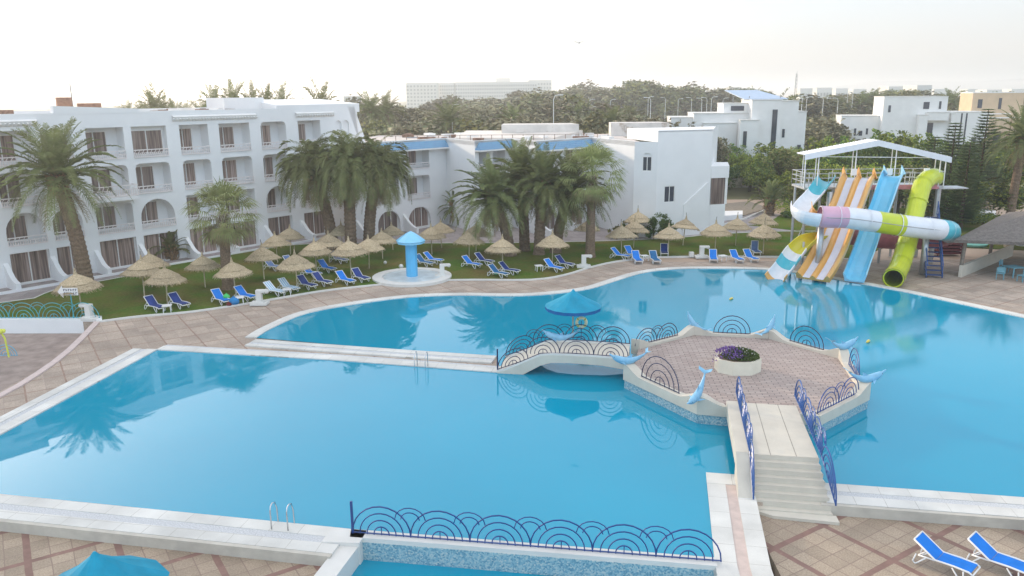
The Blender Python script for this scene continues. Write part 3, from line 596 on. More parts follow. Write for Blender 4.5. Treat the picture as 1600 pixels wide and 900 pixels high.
# ------------------------------------------------------------ hotel buildings
def facade(parent, A, B, top_z, rows, base_z=-.3):
    """wall with real openings. rows: (z0, z1, [(u0, u1, zb, zt, kind, depth)]) in metres along A->B; inward is left of A->B"""
    A, B = Vector(A), Vector(B); L = (B - A).length; t = (B - A) / L; n = Vector((-t.y, t.x)); m = MB()
    def pt(u, z, d=0): q = A + t * u + n * d; return (q.x, q.y, z)
    for z0, z1, ops in rows:
        u = 0
        for (u0, u1, zb, zt, kind, dep) in ops:
            if u0 > u: m.quad(pt(u, z0), pt(u0, z0), pt(u0, z1), pt(u, z1))
            if zb > z0: m.quad(pt(u0, z0), pt(u1, z0), pt(u1, zb), pt(u0, zb))
            w_ = u1 - u0; pr = [(u0, zb)]
            if kind == 'arch':
                r = w_ / 2; hs = max(zb, zt - r)
                for k in range(13): a = math.pi * (1 - k / 12); pr.append((u0 + r + r * math.cos(a), hs + (zt - hs) * math.sin(a)))
            elif kind == 'cham': pr += [(u0, zt - .35), (u0 + .1, zt - .1), (u0 + .35, zt), (u1 - .35, zt), (u1 - .1, zt - .1), (u1, zt - .35)]
            else: pr += [(u0, zt), (u1, zt)]
            pr.append((u1, zb))
            for (a, za), (b, zb_) in zip(pr[1:-1], pr[2:-1]):
                if b > a + 1e-6: m.quad(pt(a, za), pt(b, zb_), pt(b, z1), pt(a, z1))
            for (a, za), (b, zb_) in zip(pr, pr[1:]): m.quad(pt(a, za), pt(a, za, dep), pt(b, zb_, dep), pt(b, zb_))
            m.quad(pt(u0, zb), pt(u1, zb), pt(u1, zb, dep), pt(u0, zb, dep)); m.quad(pt(u0, zb, dep), pt(u1, zb, dep), pt(u1, zt, dep), pt(u0, zt, dep))
            u = u1
        if u < L: m.quad(pt(u, z0), pt(L, z0), pt(L, z1), pt(u, z1))
    m.build('wall', WHITE, parent, True); return pt, t, n
def window(parent, pt, t, u0, u1, z0, z1, d, bars=1, mat=None):
    m = MB(); e = .05
    for a, b in (((u0, z0), (u1, z0)), ((u0, z1), (u1, z1))): m.bar(pt(a[0], a[1], d), pt(b[0], b[1], d), .06, .07)
    for k in range(bars + 2):
        u = u0 + (u1 - u0) * k / (bars + 1); m.bar(pt(u, z0, d - .01), pt(u, z1, d - .01), .06, .06)
    f = m.build('window', FRAME, parent, True); m = MB(); m.quad(pt(u0, z0, d + .02), pt(u1, z0, d + .02), pt(u1, z1, d + .02), pt(u0, z1, d + .02))
    m.build('pane', mat or MATS['curtain'], f, True); return f
def balustrade(parent, pt, u0, u1, z, h=.72, d=.06, out=0):
    m = MB(); nn = max(3, int((u1 - u0) / .16))
    for zz, th in ((z + h, .07), (z + h * .62, .04), (z + .06, .06)):
        m.bar(pt(u0, zz, d), pt(u1, zz, d), .07, th)
        if out:
            for u in (u0, u1): m.bar(pt(u, zz, d), pt(u, zz, d + out), .07, th)
    for k in range(nn + 1):
        u = u0 + (u1 - u0) * k / nn; m.bar(pt(u, z + .05, d), pt(u, z + h * .62, d), .075, .04)
        if k % 2 == 0: m.bar(pt(u, z + h * .62, d), pt(min(u + .16, u1), z + h, d), .035, .03)
    m.build('balcony_railing', RAILW, parent, True)
def flat(m, pts, z): m.add([(x, y, z) for x, y in pts], [tuple(range(len(pts)))])
HA, HB = (-44.8, 44.1), (-15.0, 79.7)          # left wing facade line
HL = (Vector(HB) - Vector(HA)).length; O = 10.56     # u offset of the measured bays
hot = thing('hotel_wing', 'four storey white hotel wing with balconies filling the left of the photo', 'hotel', (-30, 66, 0))
bays = [(-2.9, -.4), (.5, 3.0), (4.0, 6.6), (7.1, 9.2), (10.2, 13.0), (13.6, 16.4), (17.5, 20.0), (21.0, 23.9), (25.0, 27.6), (28.9, 31.4)]
rows = []; FL = [(-.3, 2.62, .1, 2.35), (2.62, 5.42, 2.95, 5.15), (5.42, 8.2, 5.72, 8.0), (8.2, 12.0, 8.55, 10.85)]
kinds = {1: ['arch', 'arch', 'arch', 'arch', 'cham', 'arch', 'rect', 'rect', 'arch', 'rect'], 2: ['cham'] * 10, 3: ['rect', 'cham', 'cham', 'rect', 'rect', 'rect', 'rect', 'rect', 'cham', 'rect']}
for fi, (z0, z1, zb, zt) in enumerate(FL):
    ops = []
    for bi, (a, b) in enumerate(bays):
        dp = .35 if fi == 0 else 1.25
        if fi == 3 and bi in (3, 5): dp = .55
        ops.append((a + O, b + O, zb, zt, 'rect' if fi == 0 else kinds[fi][bi], dp))
    if fi == 3: ops += [(33.15 + O, 33.9 + O, 9.0, 10.75, 'arch', .18), (34.05 + O, 34.8 + O, 9.0, 10.75, 'arch', .18)]
    rows.append((z0, z1, ops))
pt, tt, nn = facade(hot, HA, HB, 12, rows)
for fi, (z0, z1, zb, zt) in enumerate(FL):
    for bi, (a, b) in enumerate(bays):
        a += O; b += O; dp = .35 if fi == 0 else 1.25
        if fi == 3 and bi in (3, 5): dp = .55
        if fi == 0: window(hot, pt, tt, a + .05, b - .05, zb + .02, zt - .03, dp - .05)
        else:
            window(hot, pt, tt, a + .03, b - (.85 if dp > 1 else .15), zb + .12, zt - .32, dp - .05)
            out = 0
            if fi == 2 and bi == 4: out = 1.0
            if out:
                m = MB(); m.prism([pt(a - .1, 0, -out)[:2], pt(b + .2, 0, -out)[:2], pt(b + .2, 0, 0)[:2], pt(a - .1, 0, 0)[:2]], zb - .32, zb - .05); m.build('balcony_slab', WHITE, hot, True); balustrade(hot, pt, a - .05, b + .15, zb - .05, .85, -out + .06, out)
            else: balustrade(hot, pt, a + .02, b - .02, zb - .12, .62, -.04)
m = MB()      # roof, parapets, end gable, cornices
bk = 15.0; q = [pt(-1, 0, 0)[:2], pt(HL, 0, 0)[:2], pt(HL + .6, 0, bk)[:2], pt(-1, 0, bk)[:2]]
flat(m, [pt(-1, 0, .3)[:2], pt(HL, 0, .3)[:2], pt(HL + .6, 0, bk)[:2], pt(-1, 0, bk)[:2]], 11.55); m.build('roof', ROOFM, hot, True)
m = MB(); m.quad(pt(0, 12), pt(HL - 1.2, 12), pt(HL - 1.2, 12, .3), pt(0, 12, .3)); m.quad(pt(0, 11.5, .3), pt(0, 12, .3), pt(HL - 1.2, 12, .3), pt(HL - 1.2, 11.5, .3))
# battered end
m.quad(pt(HL, -.3), pt(HL + 1.6, -.3), pt(HL - 1.2 + 2.0, 9.0), pt(HL, 9.0)); m.quad(pt(HL, 9.0), pt(HL + .8, 9.0), pt(HL - .4, 12.2), pt(HL - 1.2, 12.2))
m.quad(pt(HL + 1.6, -.3), pt(HL + 1.6, -.3, bk), pt(HL - .4, 12.2, bk), pt(HL - .4, 12.2)); m.quad(pt(0, -.3, bk), pt(0, 12, bk), pt(HL, 12, bk), pt(HL, -.3, bk)); m.build('end_wall', WHITE, hot, True)
m = MB(); m.prism([pt(26.8 + O, 0, .02)[:2], pt(36.2 + O, 0, .02)[:2], pt(36.0 + O, 0, 6)[:2], pt(27.6 + O, 0, 6)[:2]], 11.5, [12.25, 12.3, 12.75, 12.75]); m.build('parapet', WHITE, hot, True); m = MB(); m.prism([pt(23.5 + O, 0, 3)[:2], pt(27.5 + O, 0, 3)[:2], pt(27.5 + O, 0, 6)[:2], pt(23.5 + O, 0, 6)[:2]], 11.5, 12.95)
m.build('parapet', WHITE, hot, True); m = MB(); m.prism([pt(8.2 + O, 0, -.02)[:2], pt(14.4 + O, 0, -.02)[:2], pt(14.4 + O, 0, .5)[:2], pt(8.2 + O, 0, .5)[:2]], 11.9, [12.5, 12.2, 12.2, 12.5]); m.build('parapet', WHITE, hot, True)
m = MB(); m.prism([pt(.5 + O, 0, .6)[:2], pt(4.8 + O, 0, .6)[:2], pt(4.4 + O, 0, 4)[:2], pt(.9 + O, 0, 4)[:2]], 11.5, 12.75); m.build('stair_house', M('grey_render', (.55, .55, .54), .9), hot, True)
for u0, u1 in ((17.0, 24.6), (28.7, 33.0), (2.4, 7.0)):    # dentil cornices over the pergola bays
    m = MB(); m.quad(pt(u0 + O, 11.15, -.02), pt(u1 + O, 11.15, -.02), pt(u1 + O, 11.5, -.22), pt(u0 + O, 11.5, -.22)); m.quad(pt(u0 + O, 11.5, -.22), pt(u1 + O, 11.5, -.22), pt(u1 + O, 11.62, -.02), pt(u0 + O, 11.62, -.02))
    k = u0
    while k < u1: m.bar(pt(k + O, 11.2, -.12), pt(k + O, 11.36, -.3), .09, .08); k += .28
    m.build('cornice', WHITE2, hot, True)
for bi, (a, b) in enumerate(bays):    # curved patio dividers
    u = a + O - .35; m = MB(); n_ = 8; th = .16; prf = [(0, 1.75), (.35, 1.5), (.7, 1.15), (1.05, .85), (1.4, .68), (1.75, .6), (1.9, .55)]
    for (d0, h0), (d1, h1) in zip(prf, prf[1:]):
        vs = [pt(u - th, -.1, -d0), pt(u - th, -.1, -d1), pt(u + th, -.1, -d1), pt(u + th, -.1, -d0), pt(u - th, h0, -d0), pt(u - th, h1, -d1), pt(u + th, h1, -d1), pt(u + th, h0, -d0)]
        m.add(vs, [(4, 5, 6, 7), (0, 1, 5, 4), (3, 7, 6, 2), (1, 2, 6, 5)])
    m.build('patio_divider', WHITE, hot, True)
m = MB(); m.prism([pt(0, 0, -1.95)[:2], pt(HL, 0, -1.95)[:2], pt(HL, 0, -1.75)[:2], pt(0, 0, -1.75)[:2]], -.3, .16); m.build('patio_kerb', WHITE, hot, True)
m = MB(); m.prism([pt(0, 0, -1.75)[:2], pt(HL, 0, -1.75)[:2], pt(HL, 0, .3)[:2], pt(0, 0, .3)[:2]], -.3, .03); m.build('patio', PATHM, hot, True)
rng = random.Random(8)
def roof_junk(parent, u0, u1, d0, d1, z, n, pt, big=1):
    for i in range(n):
        m = MB(); u = rng.uniform(u0, u1); d = rng.uniform(d0, d1); q = pt(u, z, d); k = rng.random(); a = rng.random() * 3
        if k < .45: m.box((q[0], q[1], z + .15 * big), (rng.uniform(.4, 2.2), rng.uniform(.3, .8), .3 * big), a); m.build('roof_box', JUNK, parent, True)
        elif k < .75: m.box((q[0], q[1], z + .18 * big), (rng.uniform(.6, 1.6), rng.uniform(.4, 1), .36 * big), a); m.build('roof_box', WHITE2, parent, True)
        else: m.bar(q, (q[0] + rng.uniform(-3, 3), q[1] + rng.uniform(-2, 2), z + .08), .12); m.build('roof_pipe', GREYC, parent, True)
roof_junk(hot, 15 + O, 34 + O, 1, 12, 11.55, 26, pt, 1.5); roof_junk(hot, O - 2, 14 + O, 1, 6, 11.55, 10, pt, 2.2)
m = MB(); q = pt(9.6 + O, 12, 1.5); m.box((q[0], q[1], 12.6), (1.0, .8, 1.0), .6); m.box((q[0] + 1.1, q[1] + 1.4, 12.3), (1.6, .6, .7), .6); m.build('chimney', M('brick', (.34, .2, .14), .9, .2, 5), hot, True)
an = MB(); q = pt(13.2 + O, 12, 9); an.tube([(q[0], q[1], 11.6), (q[0], q[1], 14.2)], .05, 5); an.build('mast', GREYC, hot, True)

mid = thing('hotel_wing', 'three storey white hotel wing with blue tiled canopies in the middle of the photo', 'hotel', (0, 78, 0))
def midseg(A, B, ops1, ops2, ops0, zt=8.75):
    return facade(mid, A, B, zt, [(-.3, 2.85, ops0), (2.85, 5.75, ops1), (5.75, zt, ops2)])
MA = [(-14.6, 73.8), (-6.6, 82.0), (-3.4, 76.2), (.1, 80.0), (2.3, 75.3), (8.1, 81.0), (11.3, 73.6)]
def winset(pt, t, u0, u1, fi, dp=1.1):
    z = (.1, 2.95, 5.95)[fi]
    if fi == 0: window(mid, pt, t, u0 + .05, u1 - .05, .12, 2.1, dp - .05, 2)
    else: window(mid, pt, t, u0 + .03, u1 - .8, z + .3, z + 2.05, dp - .05); balustrade(mid, pt, u0 + .02, u1 - .02, z - .02, .6, -.04)
pts_ = {}
for si, bl in ((0, [(2.6, 5.3), (6.3, 9.2), (-1, 0)]), (2, [(.5, 1.7), (2.2, 4.2)]), (4, [(.8, 3.2), (4.2, 7.3)])):
    A, B = MA[si], MA[si + 1]; bl = [x for x in bl if x[0] > 0]; 
    k2 = 'rect'; o1 = [(a, b, 3.0, 5.3, 'cham', 1.1) for a, b in bl]; o2 = [(a, b, 6.0, 8.0, k2, 1.1) for a, b in bl]; o0 = [(a, b, .05, 2.2, 'arch', .35) for a, b in bl]
    pt2, t2, n2 = midseg(A, B, o1, o2, o0)
    for a, b in bl: winset(pt2, t2, a, b, 1); winset(pt2, t2, a, b, 2); winset(pt2, t2, a + .1, b - .1, 0, .35)
    L_ = (Vector(B) - Vector(A)).length; u0 = 1.2 if si == 0 else .0
    m = MB(); m.quad(pt2(u0, 7.95, -.75), pt2(L_ + .1, 7.95, -.75), pt2(L_ - .15, 8.62, -.05), pt2(u0 + .5, 8.62, -.05)); m.quad(pt2(u0, 7.95, -.75), pt2(u0 + .5, 8.62, -.05), pt2(u0, 7.95, -.02), pt2(u0, 7.95, -.04)); m.build('tile_canopy', MATS['blue_tile'], mid, True)
    m = MB(); m.prism([pt2(u0, 0, -.78)[:2], pt2(L_ + .1, 0, -.78)[:2], pt2(L_ + .1, 0, -.01)[:2], pt2(u0, 0, -.01)[:2]], 7.8, 7.94); m.build('canopy_soffit', WHITE2, mid, True)
    for a, b in bl[:-1]:
        m = MB(); m.bar(pt2(b + .25, 5.9, -.3), pt2(b + .25, 7.8, -.3), .2); m.box((*pt2(b + .25, 0, -.3)[:2], 7.7), (.42, .42, .22)); m.build('column', WHITE2, mid, True)
m = MB()
for i in (1, 3, 5):
    A, B = MA[i], MA[i + 1]; m = MB(); m.quad((*A, -.3), (*B, -.3), (*B, 8.75), (*A, 8.75))
    if i < 5: m.build('side_wall', WHITE, mid, True)
EB = [(11.3, 73.6), (13.3, 73.0), (18.7, 74.9), (21.5, 84), (9, 84)]
facade(mid, EB[0], EB[1], 8.75, [(-.3, 5.9, []), (5.9, 8.75, [(.75, 1.6, 6.1, 7.75, 'arch', .12)])]); pe, te, ne = facade(mid, EB[1], EB[2], 9.7, [(-.3, 3.1, []), (3.1, 5.5, [(.85, 1.95, 3.2, 4.7, 'rect', .12)]), (5.5, 9.7, [])])
p5 = lambda u, z, d=0: (EB[0][0] + (EB[1][0] - EB[0][0]) * u / 2.09 + .27 * d, EB[0][1] + (EB[1][1] - EB[0][1]) * u / 2.09 + .95 * d, z)
window(mid, p5, te, .78, 1.57, 6.12, 7.4, .08, 1, GLASS); window(mid, pe, te, .88, 1.92, 3.22, 4.68, .07, 1, GLASS)
m.build('side_wall', WHITE, mid, True); m = MB(); m.quad((*EB[2], -.3), (*EB[3], -.3), (*EB[3], 9.7), (*EB[2], 9.7)); m.build('side_wall', WHITE, mid, True); m = MB(); m.quad((*EB[1], 8.7), (*EB[1], 9.7), (11.5, 80, 9.7), (11.5, 80, 8.7)); m.add([(13.3, 73.0, 9.68), (18.7, 74.9, 9.68), (21, 83, 9.68), (11.5, 80, 9.68)], [(0, 1, 2, 3)]); m.build('end_roof', WHITE, mid, True)
m = MB(); m.prism([pe(2.9, 0, -.12)[:2], pe(5.4, 0, -.12)[:2], pe(5.4, 0, .02)[:2], pe(2.9, 0, .02)[:2]], -.2, [2.9, 4.9, 4.9, 2.9]); m.build('stair_slab', WHITE, mid, True)
m = MB(); m.prism([(18.6, 75.2), (20.4, 75.6), (21.4, 80), (19.4, 80)], -.3, 2.7); m.build('annex', WHITE, mid, True); m = MB(); m.prism([(18.6, 75.2), (20.6, 75.6), (21.6, 80), (19.4, 80)], 5.2, 6.3); m.build('annex', WHITE, mid, True)
m = MB(); m.prism([(20.3, 75.65), (20.55, 75.7), (20.55, 76.0), (20.3, 75.95)], 2.7, 5.2); m.build('column', WHITE2, mid, True); m = MB(); m.quad((18.9, 75.32, 2.7), (20.3, 75.7, 2.7), (20.3, 75.7, 5.2), (18.9, 75.32, 5.2)); m.build('pane', MATS['curtain'], mid, True)
m = MB(); flat(m, [(-14.4, 74.2)] + [(x, y + .25) for x, y in MA[1:]] + [(13.2, 74), (12.5, 90), (22, 92), (22, 97), (-16, 98), (-18, 84)], 8.35); m.build('roof', ROOFM, mid, True)
m = MB()
for i in range(6): m.prism([MA[i], MA[i + 1], tuple(Vector(MA[i + 1]) + Vector((0, .3))), tuple(Vector(MA[i]) + Vector((0, .3)))], 8.36, 8.8)
m.build('parapet', WHITE, mid, True); m = MB(); m.prism([(13.3, 73.0), (18.7, 74.9), (18.7, 75.2), (13.3, 73.3)], 9.6, 9.75); m.build('parapet', WHITE, mid, True)
for x0, y0, wd_, dp_, h in ((-1.0, 89, 8.5, 4, 1.5), (11.3, 91.5, 6.6, 3.5, 1.5)):
    m = MB(); m.prism([(x0, y0), (x0 + wd_, y0), (x0 + wd_ - .6, y0 + dp_), (x0 + .2, y0 + dp_)], 8.3, 8.3 + h); m.box((x0 + 2, y0 - .1, 9.2), (.9, .3, .5)); m.build('roof_house', M('weathered_white', (.66, .62, .58), .9, .12, .8, .2, 6, ((.36, .27, .2), .6, .55)), mid, True)
ptm = lambda u, z, d: (u, d, z)
m = MB(); m.prism([(-6, 86), (4.5, 84.5), (8, 90), (-5, 92)], 8.3, [8.6, 8.6, 9.1, 9.1]); m.build('roof_slab', M('pale_roof', (.72, .66, .6), .85, .08, .5), mid, True)
roof_junk(mid, -12, 10, 83, 95, 8.36, 60, ptm, 1.1)
m = MB()
for i in range(22): x = -13 + i * 1.1; m.tube([(x, 85 - abs(x) * .1, 8.3), (x, 85 - abs(x) * .1, 8.95)], .03, 4)
m.bar((-13, 84, 8.95), (10, 84.5, 8.95), .04); m.build('roof_fence', JUNK, mid, True)
# fins of the middle wing
for A, B in ((MA[0], MA[1]), (MA[2], MA[3]), (MA[4], MA[5])):
    A, B = Vector(A), Vector(B); t_ = (B - A).normalized(); n_ = Vector((t_.y, -t_.x)); L_ = (B - A).length
    for u in (L_ * .02, L_ * .5):
        m = MB(); q0 = A + t_ * u
        for k in range(6):
            a, b = q0 + n_ * k * .35, q0 + n_ * (k + 1) * .35; h0, h1 = 1.7 - 1.2 * math.sin(k * .26), 1.7 - 1.2 * math.sin((k + 1) * .26); w2 = t_ * .13
            m.add([(*(a - w2), -.1), (*(b - w2), -.1), (*(b + w2), -.1), (*(a + w2), -.1), (*(a - w2), h0), (*(b - w2), h1), (*(b + w2), h1), (*(a + w2), h0)], [(4, 5, 6, 7), (0, 1, 5, 4), (3, 7, 6, 2), (1, 2, 6, 5)])
        m.build('patio_divider', WHITE, mid, True)

# ------------------------------------------------------------ villas and far buildings
def villa(name, label, loc, rz, blocks, wins, mat=WHITE2, cat='villa', group=None, roofs=True, sc_=None):
    t = thing(name, label, cat, loc, rz, group)
    if sc_: t.scale = sc_
    for (x0, y0, x1, y1, z0, z1) in blocks:
        m = MB(); m.box(((x0 + x1) / 2, (y0 + y1) / 2, (z0 + z1) / 2), (x1 - x0, y1 - y0, z1 - z0)); m.build('wall', mat, t)
        if roofs: m = MB(); m.box(((x0 + x1) / 2, (y0 + y1) / 2, z1 + .06), (x1 - x0 + .16, y1 - y0 + .16, .12)); m.build('roof_edge', WHITE2 if mat is not WHITE2 else COPE, t)
    for (face, a0, a1, z0, z1, c) in wins:
        m = MB()
        if face == 'f': m.box(((a0 + a1) / 2, c, (z0 + z1) / 2), (a1 - a0, .12, z1 - z0))
        else: m.box((c, (a0 + a1) / 2, (z0 + z1) / 2), (.12, a1 - a0, z1 - z0))
        m.build('window', GLASS, t)
    return t
# white villa behind the slide trees (pixels 1110-1240)
villa('villa', 'stepped white villa with flat overhanging roof and tall stair window left of the slides', (37.4, 118, 0), R(-6),
      [(-2.4, 0, 1.8, 9, 0, 11.9), (1.8, .5, 4.3, 9, 0, 11.7), (4.3, 1, 5.6, 9, 0, 10.2), (-4.2, -1.6, -1.6, 0, 0, 9.1), (-10.4, 2, -2.4, 10, 0, 10.0), (-6.0, 3, -2.4, 9, 10, 11.4), (-13.6, 3, -10.4, 10, 0, 9.4), (-9, 1.2, -4.2, 2, 0, 8.6)],
      [('f', .55, 1.25, 3.0, 10.6, -.02), ('f', 2.2, 2.55, 6.6, 7.8, .48), ('f', -4.9, -3.0, 10.4, 11.1, 2.98), ('f', -3.7, -3.2, 5.4, 7.6, -1.62), ('f', 4.6, 5.1, 4, 5.5, .98), ('f', -8.5, -7, 5, 6.6, 1.18)])
sp_ = thing('solar_roof', 'pale sloping solar panel roof on top of the stepped white villa', 'roof', (37, 120, 10.6)); m = MB(); m.prism([(34.6, 121), (41.0, 120.6), (38.2, 127), (33.2, 127)], [12.0, 12.0, 13.3, 13.3], [12.1, 12.1, 13.4, 13.4]); m.build('panel', M('solar_blue', (.42, .5, .62), .35), sp_, True); m = MB()
for q in ((35.5, 121.5), (40, 121.2), (37.8, 125.5), (34.2, 125.5)): m.tube([(*q, 11.5), (*q, 12.5)], .07, 5)
m.build('support', GREYC, sp_, True)
villa('villa', 'large white modern villa with rounded balconies behind the slide canopy', (72.6, 146, 0), R(-14),
      [(-9.0, 0, 0.5, 12, 0, 10.9), (.5, -2.0, 3.0, 10, 0, 8.0), (.5, 0, 8.5, 12, 0, 10.9), (8.5, 0, 20, 12, 0, 8.4), (-20, 3, -9.0, 12, 0, 7.8), (3, -1.6, 8.6, 0, 4.2, 4.5), (3, -1.6, 8.6, 0, 7.2, 8.4), (9.6, -1, 10.6, 0, 0, 8.2)],
      [('f', 2.0, 3.6, 9.0, 10.1, -.02), ('f', 6.2, 6.8, 9.0, 10.2, -.02), ('f', 3.4, 5.2, 4.6, 6.8, -.02), ('f', 4, 6.2, .4, 3.0, -.02), ('f', 12.5, 12.9, 1, 8.3, -.02), ('f', 13.8, 14.2, 1, 8.3, -.02), ('f', 16, 17.2, 2, 4.5, -.02), ('f', -16, -15.4, 4.6, 5.8, 2.98), ('f', -14.6, -13.6, 4.6, 5.4, 2.98), ('f', -12.6, -12, 4.8, 5.8, 2.98), ('f', -15.6, -14.9, .8, 2.8, 2.98), ('f', -7.6, -6.9, 8.5, 9.6, -.02), ('f', -7.0, -4.6, .2, 2.2, -.02)], sc_=(.6, .8, 1.1))
villa('villa', 'tan and grey unfinished villa at the right edge behind the conifers', (89.5, 150, 0), R(-10),
      [(-7.5, 2, 1, 10, 0, 11.2), (1, 2, 10, 10, 0, 11.2), (-9, 0, 5, 6, 0, 7.8), (5, -1, 24, 8, 0, 7.2), (-4, -2, 4, 0, 5.0, 7.2)], [('f', -5.5, -4, 8.8, 10.2, 1.98), ('f', 1.6, 2.6, 8.6, 10.4, 1.98), ('f', -7.6, -4.6, 2.2, 4.6, -.02), ('f', 0, 2.6, 2.2, 4.8, -.02), ('f', 10, 12.6, 3, 5.2, -1.02), ('f', 16, 18, 3, 5.2, -1.02)], TANW, sc_=(.5, .8, 1.12))
# distant blocks along the horizon
def slab_hotel(name, label, px0, px1, py_top, Y, floors, cols, depth=18, group=None, mat=None, base=0):
    x0, _, z1 = W(px0, py_top, Y); x1, _, z2 = W(px1, py_top, Y); zt = (z1 + z2) / 2; t = thing(name, label, 'hotel', ((x0 + x1) / 2, Y, base), 0, group); m = MB(); wd = x1 - x0
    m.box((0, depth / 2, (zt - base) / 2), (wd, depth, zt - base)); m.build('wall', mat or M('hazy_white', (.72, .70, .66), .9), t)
    fh = (zt - base) / (floors + .6)
    for f in range(floors):
        m = MB()
        for c in range(cols): m.box((-wd / 2 + wd * (c + .5) / cols, -.1, fh * (f + .55)), (wd / cols * .55, .3, fh * .5))
        o = m.build('window_row', M('hazy_window', (.46, .45, .43), .6), t); o['kind'] = 'stuff'  # windows paled, distance haze put into their colour
    return t
slab_hotel('apartment_block', 'hazy pale hotel block farthest left on the horizon', 634, 682, 129, 620, 8, 9)
slab_hotel('apartment_block', 'hazy hotel block between the two bigger ones on the horizon', 683, 710, 129, 640, 8, 8)
slab_hotel('apartment_block', 'long hazy white hotel with many windows on the horizon', 711, 839, 128, 640, 8, 34)
slab_hotel('apartment_block', 'hazy roof block on top right of the long hotel on the horizon', 826, 862, 125, 760, 7, 8)
slab_hotel('apartment_block', 'small plant storey rising behind the long hotel on the horizon', 775, 797, 122, 670, 1, 3, 6, None, None, 8)
rng = random.Random(3)
towns = [(1150, 136), (1178, 139), (1262, 138), (1290, 137), (1318, 138), (1345, 139), (1402, 135), (1425, 137), (1447, 133), (1470, 139), (1520, 139), (1556, 140), (1590, 139), (930, 164), (545, 150), (1070, 136)]
for i, (px, py) in enumerate(sorted(towns)):
    Y = 420 + rng.random() * 300 if px > 1000 and px != 1447 else 330
    slab_hotel('town_house', 'small pale building far away, %s from the left in the scattered distant town' % ordn(i), px - rng.uniform(7, 14), px + rng.uniform(7, 14), py, Y, 3, 5, 12, 'buildings of the distant town')
# hills on the horizon right
m = MB(); hp = []
for k in range(60):
    x = -300 + k * 90; h = 40 + 26 * math.sin(k * .21 + 1) + 12 * math.sin(k * .53) + max(0, k - 20) * .9; hp.append((x, h * (min(1, k / 12))))
for (xa, ha), (xb, hb) in zip(hp, hp[1:]):
    m.quad((xa, 4200, -5), (xb, 4200, -5), (xb, 4800, hb), (xa, 4800, ha)); m.quad((xa, 4800, ha), (xb, 4800, hb), (xb, 5600, -5), (xa, 5600, -5))
struct(m, 'hills', M('hill', (.20, .20, .17), .95, .2, .003), smooth=True)
# ------------------------------------------------------------ water slides
def sweep(path, prof, mi_fn, nclose=True):
    path = [Vector(p) for p in path]; m = MB(); N = len(path); K = len(prof); vs = []; rt = None
    for i, p in enumerate(path):
        d = (path[min(i + 1, N - 1)] - path[max(i - 1, 0)]).normalized(); rt = Vector((d.y, -d.x, 0))
        rt.normalize(); up = rt.cross(d)
        if up.z < 0: up = -up
        for x, y in prof: vs.append(p + rt * x + up * y)
    n0 = len(m.v)
    for i in range(N - 1):
        for k in range(K):
            m.add([], [], 0); m.f.append((i * K + k, i * K + (k + 1) % K, (i + 1) * K + (k + 1) % K, (i + 1) * K + k)); m.m.append(mi_fn(i, k, N, K))
    m.v = [tuple(v) for v in vs]
    if K > 20 and (Vector(prof[0]) - Vector(prof[K // 2 - 1])).length < .02:
        for e in (0, (N - 1) * K):
            for k in range(K // 2 - 1): m.f.append((e + k, e + k + 1, e + K - 2 - k, e + K - 1 - k)); m.m.append(0)
        return m
    m.f.append(tuple(range(K - 1, -1, -1))); m.m.append(mi_fn(0, 0, N, K)); m.f.append(tuple(range((N - 1) * K, N * K))); m.m.append(mi_fn(N - 2, 0, N, K))
    return m
def GC(n, c): return M(n, c, .28, .06, 1.5, coat=.3)
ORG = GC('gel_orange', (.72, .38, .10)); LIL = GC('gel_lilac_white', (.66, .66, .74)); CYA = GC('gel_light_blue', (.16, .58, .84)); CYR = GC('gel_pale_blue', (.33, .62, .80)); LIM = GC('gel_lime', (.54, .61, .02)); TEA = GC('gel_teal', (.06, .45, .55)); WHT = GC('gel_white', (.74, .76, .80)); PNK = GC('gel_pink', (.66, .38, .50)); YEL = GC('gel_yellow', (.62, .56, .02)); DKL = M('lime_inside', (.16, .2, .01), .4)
def wpath(l): return smooth_line([W(*p) for p in l], 5)
op = [(-1.18, -.1), (-1.2, .28), (-1.05, .45), (-.86, .26), (-.74, .05), (-.24, .05), (-.14, .2), (0, .3), (.14, .2), (.24, .05), (.74, .05), (.86, .26), (1.05, .45), (1.2, .28), (1.18, -.1)]
o_path = wpath([(1341, 279, 60.6), (1337, 286, 60), (1325, 318, 59), (1311, 352, 57.9), (1297, 388, 56.6), (1284, 414, 55.5), (1270, 436, 54.4)])
t = thing('water_slide', 'orange and white two lane open water slide', 'water slide', (*P(1300, 430)[:2], 0))
sweep(o_path, op, lambda i, k, N, K: 1 if k in (4, 9) else 0).build('flume', [ORG, LIL], t, True)
for s in (-1.08, 0, 1.08):
    m = MB(); d = Vector(o_path[1]) - Vector(o_path[0]); rt_ = Vector((d.y, -d.x, 0)).normalized(); p = Vector(o_path[0]) + rt_ * s; m.add([p + Vector((0, -.5, .1)), p + Vector((0, .3, -.1)), p + Vector((0, .35, .55)), p + Vector((0, .15, .85)), p + Vector((.06, -.5, .1)), p + Vector((.06, .3, -.1)), p + Vector((.06, .35, .55)), p + Vector((.06, .15, .85))], [(0, 1, 2, 3), (7, 6, 5, 4), (0, 3, 7, 4), (3, 2, 6, 7), (2, 1, 5, 6)]); m.build('entry_fin', ORG, t, True)
bp = [(-.62, -.12), (-.78, .45), (-.70, .50), (-.55, .12), (-.3, 0), (.3, 0), (.55, .12), (.70, .50), (.78, .45), (.62, -.12)]
b_path = wpath([(1396, 275, 60.6), (1392, 284, 60), (1379, 322, 59), (1363, 362, 57.8), (1350, 398, 56.4), (1340, 424, 55.1), (1335, 438, 53.9)])
t = thing('water_slide', 'light blue single lane open water slide', 'water slide', (*P(1350, 436)[:2], 0))
